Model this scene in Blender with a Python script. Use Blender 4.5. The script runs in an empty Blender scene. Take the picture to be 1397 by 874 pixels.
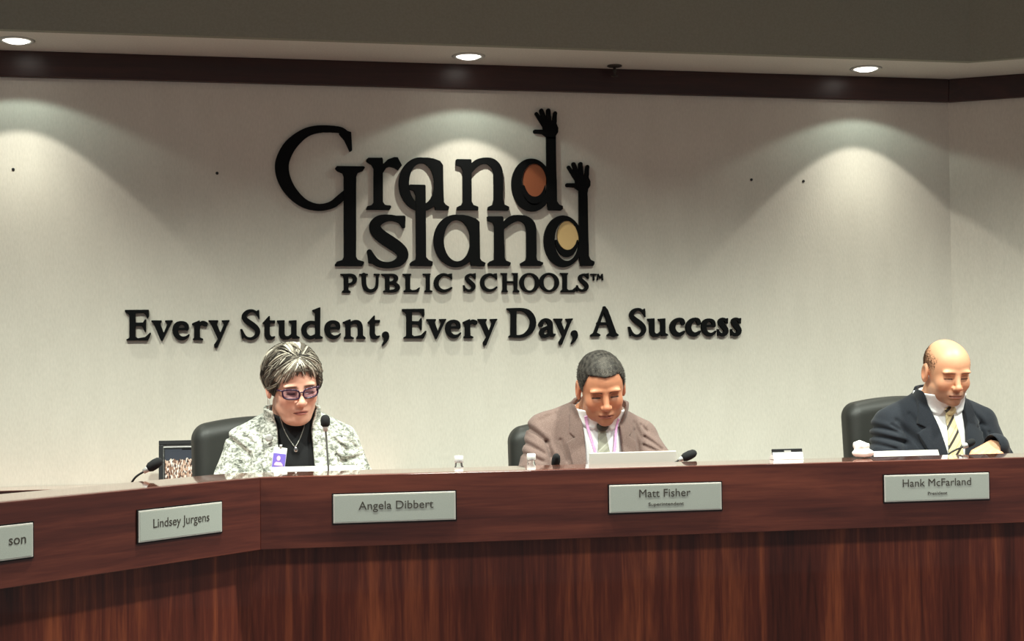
import bpy, bmesh, math, random
import numpy as np
from mathutils import Vector, Matrix

# ------------------------------------------------------------------ camera, world, exposure, room lamps
SC = bpy.context.scene
COL = SC.collection
R = math.radians
SC.view_settings.view_transform = 'Standard'
SC.view_settings.look = 'None'
SC.view_settings.exposure = 0.0
SC.view_settings.gamma = 1.0
SC.view_settings.use_curve_mapping = False

cd = bpy.data.cameras.new('camera')
cam = bpy.data.objects.new('camera', cd)
COL.objects.link(cam)
SC.camera = cam
cd.sensor_fit = 'HORIZONTAL'
cd.sensor_width = 36.0
cd.lens = 2000.0 / 1397.0 * 36.0
cd.clip_start = 0.05
yaw, pitch, roll = R(11.616), R(1.633), R(0.627)
fwd = Vector((math.sin(yaw) * math.cos(pitch), math.cos(yaw) * math.cos(pitch), math.sin(pitch)))
rgt = Vector((math.cos(yaw), -math.sin(yaw), 0))
upv = rgt.cross(fwd)
r2 = rgt * math.cos(roll) - upv * math.sin(roll)
u2 = rgt * math.sin(roll) + upv * math.cos(roll)
Mc = Matrix((r2, u2, -fwd)).transposed().to_4x4()
Mc.translation = (0, 0, 1.25)
cam.matrix_world = Mc

w = bpy.data.worlds.new('room_ambient')
SC.world = w
w.use_nodes = True
w.node_tree.nodes['Background'].inputs[0].default_value = (0.97, 0.98, 1.0, 1)
w.node_tree.nodes['Background'].inputs[1].default_value = 0.235

def lamp(name, kind, loc, energy, color, size=0.02, spot=None, blend=0.1, aim=None):
    d = bpy.data.lights.new(name, kind)
    d.energy = energy
    d.color = color
    if kind in ('SPOT', 'POINT'):
        d.shadow_soft_size = size
    if kind == 'SPOT':
        d.spot_size = R(spot * 2)
        d.spot_blend = blend
    if kind == 'AREA':
        d.shape = 'DISK'
        d.size = size
    o = bpy.data.objects.new(name, d)
    COL.objects.link(o)
    o.location = loc
    if aim is not None:
        o.rotation_euler = (Vector(aim) - Vector(loc)).to_track_quat('-Z', 'Y').to_euler()
    return o

# ceiling cans of the council room, out over the dais and the public floor
for x in (-0.9, 0.45, 1.8, 3.1):
    lamp('room_can', 'SPOT', (x, 3.55, 3.15), 275, (0.93, 1.0, 0.89), 0.06, 59, 0.65, (x, 3.65, 0))
for x in (-0.8, 1.2, 3.0):
    lamp('room_can', 'SPOT', (x, 1.5, 3.15), 215, (0.96, 1.0, 0.92), 0.30, 24, 0.7, (x, 4.1, 0.75))
# wall washers over the back wall: narrow beam, main beam and soft spill of the same lamp
WASH = [(-2.30, 5.41), (-0.68, 5.41), (0.975, 5.41), (2.60, 5.41)]
for x, y in WASH:
    lamp('wall_washer_beam', 'SPOT', (x, 5.36, 2.362), 7.2, (1.0, 0.97, 0.86), 0.012, 45, 0.10, (x, 5.36, 0))
    lamp('wall_washer_core', 'SPOT', (x, 5.36, 2.362), 16, (0.98, 1.0, 0.86), 0.012, 43, 1.0, (x, 5.40, 0))
    lamp('wall_washer_spill', 'SPOT', (x, 5.36, 2.348), 2.2, (0.80, 1.0, 0.90), 0.012, 66, 0.16, (x, 5.36, 0))

# ------------------------------------------------------------------ helpers
def tag(o, label=None, cat=None, group=None, kind=None):
    if label: o['label'] = label
    if cat: o['category'] = cat
    if group: o['group'] = group
    if kind: o['kind'] = kind
    return o

def empty(name, loc, rz=0.0):
    o = bpy.data.objects.new(name, None)
    o.empty_display_size = 0.05
    o.location = loc
    o.rotation_euler = (0, 0, rz)
    COL.objects.link(o)
    return o

def finish(name, bm, mat, parent=None, smooth=False, bevel=0.0, seg=2, loc=None, rz=0.0):
    bmesh.ops.recalc_face_normals(bm, faces=bm.faces[:])
    me = bpy.data.meshes.new(name)
    bm.to_mesh(me)
    bm.free()
    if smooth:
        for p in me.polygons: p.use_smooth = True
    if mat: me.materials.append(mat)
    o = bpy.data.objects.new(name, me)
    COL.objects.link(o)
    if parent: o.parent = parent
    if loc is not None: o.location = loc
    if rz: o.rotation_euler = (0, 0, rz)
    if bevel > 0:
        m = o.modifiers.new('bevel', 'BEVEL')
        m.width = bevel
        m.segments = seg
        m.limit_method = 'ANGLE'
        m.angle_limit = R(40)
    return o

def b_box(bm, x0, x1, y0, y1, z0, z1, M=None):
    vs = [bm.verts.new((x, y, z)) for x in (x0, x1) for y in (y0, y1) for z in (z0, z1)]
    for f in ((0, 1, 3, 2), (4, 6, 7, 5), (0, 4, 5, 1), (2, 3, 7, 6), (0, 2, 6, 4), (1, 5, 7, 3)):
        bm.faces.new([vs[i] for i in f])
    if M is not None:
        for v in vs: v.co = M @ v.co
    return vs

def b_prism(bm, pts, z0, z1, M=None):
    lo = [bm.verts.new((p[0], p[1], z0)) for p in pts]
    hi = [bm.verts.new((p[0], p[1], z1)) for p in pts]
    bm.faces.new(lo[::-1])
    bm.faces.new(hi)
    n = len(pts)
    for i in range(n):
        bm.faces.new((lo[i], lo[(i + 1) % n], hi[(i + 1) % n], hi[i]))
    if M is not None:
        for v in lo + hi: v.co = M @ v.co

def b_tube(bm, pts, rad, n=10, cap=True, flat=None, up=None):
    pts = [Vector(p) for p in pts]
    if not hasattr(rad, '__len__'): rad = [rad] * len(pts)
    rings = []
    ref = Vector(up) if up else Vector((0.13, 0.2, 1)).normalized()
    for i, p in enumerate(pts):
        a = pts[max(0, i - 1)]
        b = pts[min(len(pts) - 1, i + 1)]
        t = (b - a).normalized()
        s = t.cross(ref)
        if s.length < 1e-4: s = t.cross(Vector((1, 0, 0)))
        s.normalize()
        q = s.cross(t).normalized()
        fl = flat if flat else 1.0
        rings.append([bm.verts.new(p + s * math.cos(k * 2 * math.pi / n) * rad[i] + q * math.sin(k * 2 * math.pi / n) * rad[i] * fl) for k in range(n)])
    for i in range(len(rings) - 1):
        for k in range(n):
            bm.faces.new((rings[i][k], rings[i][(k + 1) % n], rings[i + 1][(k + 1) % n], rings[i + 1][k]))
    if cap:
        bm.faces.new(rings[0][::-1])
        bm.faces.new(rings[-1])

def b_loop(bm, pts, rad, n=8):
    pts = [Vector(p) for p in pts]
    N = len(pts)
    c = sum(pts, Vector()) / N
    nrm = Vector()
    for i in range(N): nrm += (pts[i] - c).cross(pts[(i + 1) % N] - c)
    nrm.normalize()
    rings = []
    for i, p in enumerate(pts):
        t = (pts[(i + 1) % N] - pts[i - 1]).normalized()
        s = t.cross(nrm).normalized()
        rings.append([bm.verts.new(p + (s * math.cos(k * 2 * math.pi / n) + nrm * math.sin(k * 2 * math.pi / n)) * rad) for k in range(n)])
    for i in range(N):
        for k in range(n):
            bm.faces.new((rings[i][k], rings[i][(k + 1) % n], rings[(i + 1) % N][(k + 1) % n], rings[(i + 1) % N][k]))

def b_lathe(bm, prof, n=24, M=None):
    rings = []
    for r_, z in prof:
        rings.append([bm.verts.new((r_ * math.cos(k * 2 * math.pi / n), r_ * math.sin(k * 2 * math.pi / n), z)) for k in range(n)])
    for i in range(len(rings) - 1):
        for k in range(n):
            bm.faces.new((rings[i][k], rings[i][(k + 1) % n], rings[i + 1][(k + 1) % n], rings[i + 1][k]))
    bm.faces.new(rings[0][::-1])
    bm.faces.new(rings[-1])
    if M is not None:
        for r_ in rings:
            for v in r_: v.co = M @ v.co

def catmull(pts, k=6):
    pts = [np.array(p, float) for p in pts]
    if len(pts) < 3: return np.array(pts)
    P = [2 * pts[0] - pts[1]] + pts + [2 * pts[-1] - pts[-2]]
    out = []
    for i in range(1, len(P) - 2):
        for j in range(k):
            t = j / k
            a, b, c, d = P[i - 1], P[i], P[i + 1], P[i + 2]
            out.append(0.5 * (2 * b + (c - a) * t + (2 * a - 5 * b + 4 * c - d) * t * t + (3 * b - a - 3 * c + d) * t ** 3))
    out.append(pts[-1])
    return np.array(out)

# ------------------------------------------------------------------ implicit surfaces
def smin(a, b, k):
    h = np.clip(0.5 + 0.5 * (b - a) / k, 0, 1)
    return b + (a - b) * h - k * h * (1 - h)

def smax(a, b, k): return -smin(-a, -b, k)

def ell(p, c, r_):
    q = (p - np.array(c, np.float32)) / np.array(r_, np.float32)
    k0 = np.sqrt((q * q).sum(1)) + 1e-9
    q2 = q / np.array(r_, np.float32)
    k1 = np.sqrt((q2 * q2).sum(1)) + 1e-9
    return k0 * (k0 - 1) / k1

def cap(p, a, b, ra, rb):
    a = np.array(a, np.float32); b = np.array(b, np.float32)
    d = b - a
    t = np.clip(((p - a) @ d) / float(d @ d), 0, 1)
    q = p - a - t[:, None] * d
    return np.sqrt((q * q).sum(1)) - (ra + (rb - ra) * t)

def poly2(x, z, pts):
    pts = np.array(pts, np.float32)
    n = len(pts)
    d = np.full(x.shape, 1e9, np.float32)
    s = np.ones(x.shape, np.float32)
    for i in range(n):
        a = pts[i]; b = pts[i - 1]
        ex, ez = b[0] - a[0], b[1] - a[1]
        wx, wz = x - a[0], z - a[1]
        t = np.clip((wx * ex + wz * ez) / (ex * ex + ez * ez + 1e-12), 0, 1)
        d = np.minimum(d, (wx - ex * t) ** 2 + (wz - ez * t) ** 2)
        c1 = z >= a[1]; c2 = z < b[1]; c3 = ex * wz > ez * wx
        flip = (c1 & c2 & c3) | (~c1 & ~c2 & ~c3)
        s = np.where(flip, -s, s)
    return s * np.sqrt(d)

def rip(p, f, seed):
    rs = np.random.RandomState(seed)
    o = np.zeros(len(p), np.float32)
    for i in range(6):
        v = rs.normal(size=3)
        v = v / np.linalg.norm(v) * f * rs.uniform(0.6, 1.5)
        o += np.sin(p @ v.astype(np.float32) + rs.uniform(0, 6.28))
    return o / 6

def axis(*spans):
    out = []
    for lo, hi, h in spans:
        n = max(1, int(round((hi - lo) / h)))
        out.append(np.linspace(lo, hi, n, endpoint=False))
    out.append([spans[-1][1]])
    return np.concatenate(out).astype(np.float32)

def nets(f, X, Y, Z):
    nx, ny, nz = len(X), len(Y), len(Z)
    B = 8
    def blk(A):
        st = np.arange(0, len(A), B)
        lo = A[st]; hi = A[np.minimum(st + B, len(A) - 1)]
        return (lo + hi) / 2, (hi - lo) / 2
    cx, hx = blk(X); cy, hy = blk(Y); cz, hz = blk(Z)
    g = np.stack(np.meshgrid(cx, cy, cz, indexing='ij'), -1).reshape(-1, 3).astype(np.float32)
    rad = np.sqrt(hx[:, None, None] ** 2 + hy[None, :, None] ** 2 + hz[None, None, :] ** 2)
    d = f(g).reshape(len(cx), len(cy), len(cz))
    near = np.abs(d) < rad * 1.5 + 0.004
    up = lambda A: np.repeat(np.repeat(np.repeat(A, B, 0), B, 1), B, 2)[:nx, :ny, :nz]
    F = up(d).astype(np.float32)
    I = np.argwhere(up(near))
    for s in range(0, len(I), 300000):
        q = I[s:s + 300000]
        P = np.stack([X[q[:, 0]], Y[q[:, 1]], Z[q[:, 2]]], 1).astype(np.float32)
        F[q[:, 0], q[:, 1], q[:, 2]] = f(P)
    F[F == 0] = 1e-7
    S = F < 0
    sl = [(slice(0, -1), slice(1, None))[b] for b in (0, 1)]
    cnt = np.zeros((nx - 1, ny - 1, nz - 1), np.uint8)
    for a in (0, 1):
        for b in (0, 1):
            for c in (0, 1): cnt += S[sl[a], sl[b], sl[c]]
    act = (cnt > 0) & (cnt < 8)
    C = np.argwhere(act)
    ids = np.full(act.shape, -1, np.int32)
    ids[act] = np.arange(len(C))
    cor = [(a, b, c) for a in (0, 1) for b in (0, 1) for c in (0, 1)]
    vals = [F[C[:, 0] + a, C[:, 1] + b, C[:, 2] + c] for a, b, c in cor]
    pos = [np.stack([X[C[:, 0] + a], Y[C[:, 1] + b], Z[C[:, 2] + c]], 1) for a, b, c in cor]
    acc = np.zeros((len(C), 3), np.float64); num = np.zeros(len(C))
    for i in range(8):
        for j in range(i + 1, 8):
            if sum(abs(u - v) for u, v in zip(cor[i], cor[j])) != 1: continue
            m = (vals[i] < 0) != (vals[j] < 0)
            t = vals[i][m] / (vals[i][m] - vals[j][m])
            acc[m] += pos[i][m] + t[:, None] * (pos[j][m] - pos[i][m])
            num[m] += 1
    V = acc / num[:, None]
    faces = []
    for ax in range(3):
        lo = [slice(None)] * 3; hi = [slice(None)] * 3
        lo[ax] = slice(0, -1); hi[ax] = slice(1, None)
        ch = S[tuple(lo)] != S[tuple(hi)]
        E = np.argwhere(ch)
        o = [k for k in range(3) if k != ax]
        lim = np.array(act.shape)
        ok = (E[:, o[0]] >= 1) & (E[:, o[1]] >= 1) & (E[:, o[0]] < lim[o[0]]) & (E[:, o[1]] < lim[o[1]])
        E = E[ok]
        def cell(da, db):
            q = E.copy()
            q[:, o[0]] -= da; q[:, o[1]] -= db
            return ids[q[:, 0], q[:, 1], q[:, 2]]
        Q = np.stack([cell(1, 1), cell(0, 1), cell(0, 0), cell(1, 0)], 1)
        neg = S[E[:, 0], E[:, 1], E[:, 2]]
        if ax == 1: neg = ~neg
        Q[~neg] = Q[~neg][:, ::-1]
        faces.append(Q)
    return V, np.concatenate(faces)

def np_mesh(name, V, Fq, mat, parent=None, col=None, loc=None):
    me = bpy.data.meshes.new(name)
    me.vertices.add(len(V))
    me.vertices.foreach_set('co', np.asarray(V, np.float32).ravel())
    me.loops.add(Fq.size)
    me.loops.foreach_set('vertex_index', Fq.astype(np.int32).ravel())
    me.polygons.add(len(Fq))
    me.polygons.foreach_set('loop_start', np.arange(0, Fq.size, Fq.shape[1], dtype=np.int32))
    me.update(calc_edges=True)
    me.validate()
    me.polygons.foreach_set('use_smooth', np.ones(len(me.polygons), bool))
    if col is not None:
        a = me.color_attributes.new('Col', 'FLOAT_COLOR', 'POINT')
        a.data.foreach_set('color', np.concatenate([col, np.ones((len(V), 1))], 1).astype(np.float32).ravel())
    me.materials.append(mat)
    o = bpy.data.objects.new(name, me)
    COL.objects.link(o)
    if parent: o.parent = parent
    if loc is not None: o.location = loc
    return o

# ------------------------------------------------------------------ materials
def lin(r_, g, b):
    f = lambda c: (c / 255 / 12.92) if c / 255 <= 0.04045 else ((c / 255 + 0.055) / 1.055) ** 2.4
    return (f(r_), f(g), f(b), 1)

def mat(name, rgb, rough=0.5, metal=0.0, spec=0.5):
    m = bpy.data.materials.new(name)
    m.use_nodes = True
    b = m.node_tree.nodes['Principled BSDF']
    b.inputs['Base Color'].default_value = rgb if len(rgb) == 4 else (*rgb, 1)
    b.inputs['Roughness'].default_value = rough
    b.inputs['Metallic'].default_value = metal
    b.inputs['Specular IOR Level'].default_value = spec
    return m

def N(m, t, **kw):
    n = m.node_tree.nodes.new(t)
    for k, v in kw.items():
        if k in n.inputs.keys(): n.inputs[k].default_value = v
        else: setattr(n, k, v)
    return n

def L(m, a, ao, b, bi): m.node_tree.links.new(a.outputs[ao], b.inputs[bi])

def bsdf(m): return m.node_tree.nodes['Principled BSDF']

def ramp(m, stops):
    n = N(m, 'ShaderNodeValToRGB')
    e = n.color_ramp.elements
    while len(e) < len(stops): e.new(0.5)
    for x, (p, c) in zip(e, stops):
        x.position = p
        x.color = c
    return n

def bump(m, src, out, strength, dist):
    b = N(m, 'ShaderNodeBump')
    b.inputs['Strength'].default_value = strength
    b.inputs['Distance'].default_value = dist
    L(m, src, out, b, 'Height')
    L(m, b, 'Normal', bsdf(m), 'Normal')

def wood(name, dark, mid, light, along, rough, scale=1.0, rot=0.0, coat=0.0):
    m = mat(name, mid, rough)
    tc = N(m, 'ShaderNodeTexCoord')
    mp0 = N(m, 'ShaderNodeMapping')
    mp0.inputs['Rotation'].default_value = (0, 0, rot)
    L(m, tc, 'Object', mp0, 'Vector')
    def noise_(sc, det, dist=0.0):
        mp = N(m, 'ShaderNodeMapping')
        s = [sc, sc, sc]
        s['XYZ'.index(along)] = sc * 0.055
        mp.inputs['Scale'].default_value = s
        L(m, mp0, 'Vector', mp, 'Vector')
        n = N(m, 'ShaderNodeTexNoise')
        n.inputs['Scale'].default_value = 1.0
        n.inputs['Detail'].default_value = det
        n.inputs['Roughness'].default_value = 0.6
        n.inputs['Distortion'].default_value = dist
        L(m, mp, 'Vector', n, 'Vector')
        return n
    a = noise_(26 * scale, 5, 0.9)
    b_ = noise_(150 * scale, 3, 0.2)
    c_ = noise_(7 * scale, 2, 1.2)
    mx = N(m, 'ShaderNodeMix'); mx.data_type = 'FLOAT'; mx.inputs[0].default_value = 0.3
    L(m, a, 'Fac', mx, 2); L(m, b_, 'Fac', mx, 3)
    mx2 = N(m, 'ShaderNodeMix'); mx2.data_type = 'FLOAT'; mx2.inputs[0].default_value = 0.38
    L(m, mx, 0, mx2, 2); L(m, c_, 'Fac', mx2, 3)
    rp = ramp(m, [(0.36, dark), (0.50, mid), (0.66, light)])
    L(m, mx2, 0, rp, 'Fac')
    L(m, rp, 'Color', bsdf(m), 'Base Color')
    bsdf(m).inputs['Coat Weight'].default_value = coat
    bsdf(m).inputs['Coat Roughness'].default_value = 0.03
    bsdf(m).inputs['Coat IOR'].default_value = 1.7
    return m

M = {}
def wallcover():
    m = mat('wall_vinyl', lin(214, 207, 194), 0.75, 0, 0.25)
    tc = N(m, 'ShaderNodeTexCoord')
    n1 = N(m, 'ShaderNodeTexNoise'); n1.inputs['Scale'].default_value = 160; n1.inputs['Detail'].default_value = 4
    n2 = N(m, 'ShaderNodeTexNoise'); n2.inputs['Scale'].default_value = 14; n2.inputs['Detail'].default_value = 3
    mp = N(m, 'ShaderNodeMapping'); mp.inputs['Scale'].default_value = (1, 1, 0.35)
    L(m, tc, 'Object', mp, 'Vector'); L(m, mp, 'Vector', n1, 'Vector'); L(m, mp, 'Vector', n2, 'Vector')
    r1 = ramp(m, [(0.3, lin(209, 203, 190)), (0.7, lin(222, 216, 203))])
    mx = N(m, 'ShaderNodeMix'); mx.data_type = 'FLOAT'; mx.inputs[0].default_value = 0.35
    L(m, n1, 'Fac', mx, 2); L(m, n2, 'Fac', mx, 3)
    L(m, mx, 0, r1, 'Fac'); L(m, r1, 'Color', bsdf(m), 'Base Color')
    bump(m, n1, 'Fac', 0.25, 0.002)
    return m
M['wall'] = wallcover()
def speckle(name, a, b, sc, rough):
    m = mat(name, a, rough)
    tc = N(m, 'ShaderNodeTexCoord')
    n = N(m, 'ShaderNodeTexNoise'); n.inputs['Scale'].default_value = sc; n.inputs['Detail'].default_value = 3
    L(m, tc, 'Object', n, 'Vector')
    rp = ramp(m, [(0.35, a), (0.65, b)])
    L(m, n, 'Fac', rp, 'Fac'); L(m, rp, 'Color', bsdf(m), 'Base Color')
    bump(m, n, 'Fac', 0.15, 0.001)
    return m
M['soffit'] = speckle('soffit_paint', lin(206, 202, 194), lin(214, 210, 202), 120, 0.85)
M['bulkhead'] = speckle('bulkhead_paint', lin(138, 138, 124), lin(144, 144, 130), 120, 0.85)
M['carpet'] = speckle('carpet', lin(70, 66, 66), lin(98, 92, 90), 300, 0.95)
M['crown'] = wood('crown_wood', lin(38, 19, 16), lin(50, 26, 22), lin(66, 36, 30), 'X', 0.35)
WD, WM, WL = lin(60, 23, 17), lin(90, 40, 30), lin(124, 62, 45)
M['fascia'] = wood('fascia_wood', WD, WM, WL, 'X', 0.32, 1.0, 0, 0.3)
M['fascia_wing'] = wood('fascia_wing_wood', WD, WM, WL, 'X', 0.32, 1.0, -math.atan2(0.675, 0.738), 0.3)
M['panel'] = wood('panel_wood', lin(66, 24, 16), lin(104, 45, 31), lin(166, 86, 52), 'Z', 0.4, 1.0, 0, 0.15)
M['ledge'] = wood('ledge_wood', lin(128, 74, 58), lin(150, 92, 74), lin(166, 108, 88), 'X', 0.07, 1.0, 0, 1.0)
M['letter'] = mat('letter_black', lin(6, 7, 8), 0.75, 0, 0.15)
M['plate'] = speckle('plate_silver', lin(184, 188, 178), lin(194, 197, 187), 500, 0.5)
M['plate_edge'] = mat('plate_edge', lin(214, 208, 200), 0.35)
M['plate_back'] = mat('plate_holder', lin(22, 14, 12), 0.4)
M['ink'] = mat('engraving', lin(72, 66, 58), 0.6)
M['black'] = mat('black_plastic', lin(18, 18, 19), 0.45)
M['foam'] = speckle('mic_foam', lin(12, 12, 13), lin(32, 32, 34), 900, 0.95)
M['chrome'] = mat('chrome', lin(205, 205, 205), 0.2, 1.0)
M['silver'] = mat('silver_plastic', lin(205, 205, 200), 0.35, 0.4)
M['lid'] = mat('laptop_lid', lin(222, 216, 206), 0.38, 0.3)
M['white'] = mat('white_plastic', lin(238, 238, 234), 0.4)
M['paper'] = mat('white_paper', lin(240, 238, 232), 0.8)
def leather():
    m = mat('chair_leather', lin(46, 46, 43), 0.5, 0, 0.35)
    tc = N(m, 'ShaderNodeTexCoord')
    n = N(m, 'ShaderNodeTexVoronoi'); n.inputs['Scale'].default_value = 260
    L(m, tc, 'Object', n, 'Vector')
    bump(m, n, 'Distance', 0.12, 0.001)
    return m
M['leather'] = leather()
def clear_plastic():
    m = mat('clear_plastic', (0.95, 0.97, 0.97, 1), 0.05)
    bsdf(m).inputs['Transmission Weight'].default_value = 0.95
    bsdf(m).inputs['IOR'].default_value = 1.18
    return m
M['clear'] = clear_plastic()
def lens_mat():
    m = mat('spectacle_lens', (0.74, 0.75, 0.99, 1), 0.03)
    bsdf(m).inputs['Transmission Weight'].default_value = 1.0
    bsdf(m).inputs['IOR'].default_value = 1.1
    bsdf(m).inputs['Specular Tint'].default_value = (0.6, 0.45, 1.0, 1)
    return m
M['lens'] = lens_mat()
def vcol(name, rough, spec=0.5, sss=0.0, noise_amt=0.0):
    m = mat(name, (0.5, 0.5, 0.5, 1), rough, 0, spec)
    a = N(m, 'ShaderNodeVertexColor'); a.layer_name = 'Col'
    L(m, a, 'Color', bsdf(m), 'Base Color')
    if sss:
        bsdf(m).inputs['Subsurface Weight'].default_value = sss
        bsdf(m).inputs['Subsurface Radius'].default_value = (0.012, 0.005, 0.003)
        bsdf(m).inputs['Subsurface Scale'].default_value = 0.4
    return m
M['skin'] = vcol('skin', 0.46, 0.45, 0.06)
M['hair'] = vcol('hair', 0.65, 0.2)
def emit(name, rgb, s):
    m = bpy.data.materials.new(name)
    m.use_nodes = True
    b = bsdf(m)
    b.inputs['Base Color'].default_value = (0.8, 0.8, 0.8, 1)
    b.inputs['Emission Color'].default_value = rgb
    b.inputs['Emission Strength'].default_value = s
    return m
M['bulb'] = emit('lamp_glow', (1.0, 0.97, 0.88, 1), 4.0)
def cloth(name, a, b, sc, rough=0.85, bstr=0.3):
    m = mat(name, a, rough, 0, 0.25)
    tc = N(m, 'ShaderNodeTexCoord')
    n = N(m, 'ShaderNodeTexNoise'); n.inputs['Scale'].default_value = sc; n.inputs['Detail'].default_value = 4
    L(m, tc, 'Object', n, 'Vector')
    rp = ramp(m, [(0.35, a), (0.65, b)])
    L(m, n, 'Fac', rp, 'Fac'); L(m, rp, 'Color', bsdf(m), 'Base Color')
    bump(m, n, 'Fac', bstr, 0.001)
    bsdf(m).inputs['Sheen Weight'].default_value = 0.12
    return m
M['jacket_brown'] = cloth('jacket_brown', lin(108, 88, 82), lin(134, 112, 104), 420)
M['jacket_navy'] = cloth('jacket_navy', lin(24, 28, 34), lin(38, 42, 50), 500)
M['trousers'] = cloth('trousers', lin(28, 28, 32), lin(38, 38, 42), 300)
M['shirt'] = cloth('shirt_white', lin(232, 232, 232), lin(240, 240, 240), 300, 0.8, 0.1)
M['black_knit'] = cloth('black_knit', lin(12, 12, 14), lin(22, 22, 24), 500)
def tweed():
    m = mat('jacket_tweed', lin(220, 220, 210), 0.9, 0, 0.2)
    tc = N(m, 'ShaderNodeTexCoord')
    mp = N(m, 'ShaderNodeMapping'); mp.inputs['Scale'].default_value = (1, 1, 1.7)
    L(m, tc, 'Object', mp, 'Vector')
    n0 = N(m, 'ShaderNodeTexNoise'); n0.inputs['Scale'].default_value = 34; n0.inputs['Detail'].default_value = 3
    L(m, mp, 'Vector', n0, 'Vector')
    n1 = N(m, 'ShaderNodeTexNoise'); n1.inputs['Scale'].default_value = 85; n1.inputs['Detail'].default_value = 5; n1.inputs['Roughness'].default_value = 0.7; n1.inputs['Distortion'].default_value = 0.5
    L(m, mp, 'Vector', n1, 'Vector')
    mx = N(m, 'ShaderNodeMix'); mx.data_type = 'FLOAT'; mx.inputs[0].default_value = 0.3
    L(m, n1, 'Fac', mx, 2); L(m, n0, 'Fac', mx, 3)
    rp = ramp(m, [(0.38, lin(78, 80, 74)), (0.48, lin(160, 162, 152)), (0.56, lin(226, 226, 216))])
    L(m, mx, 0, rp, 'Fac'); L(m, rp, 'Color', bsdf(m), 'Base Color')
    bump(m, n1, 'Fac', 0.5, 0.003)
    return m
M['tweed'] = tweed()
def tie_mat(name, a, b, c, sc, ang):
    m = mat(name, a, 0.5)
    tc = N(m, 'ShaderNodeTexCoord')
    mp = N(m, 'ShaderNodeMapping'); mp.inputs['Rotation'].default_value = (0, ang, 0)
    L(m, tc, 'Object', mp, 'Vector')
    sx = N(m, 'ShaderNodeSeparateXYZ'); L(m, mp, 'Vector', sx, 'Vector')
    mu = N(m, 'ShaderNodeMath', operation='MULTIPLY'); mu.inputs[1].default_value = sc; L(m, sx, 'X', mu, 0)
    fr = N(m, 'ShaderNodeMath', operation='FRACT'); L(m, mu, 0, fr, 0)
    rp = ramp(m, [(0.0, a), (0.30, b), (0.38, a), (0.62, c), (0.84, a)])
    rp.color_ramp.interpolation = 'CONSTANT'
    L(m, fr, 0, rp, 'Fac'); L(m, rp, 'Color', bsdf(m), 'Base Color')
    return m
M['tie_gold'] = tie_mat('tie_gold_stripe', lin(222, 206, 160), lin(196, 178, 130), lin(52, 44, 36), 30, R(-38))
M['tie_gray'] = tie_mat('tie_gray_stripe', lin(150, 148, 132), lin(172, 170, 156), lin(132, 130, 116), 26, R(-50))

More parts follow.
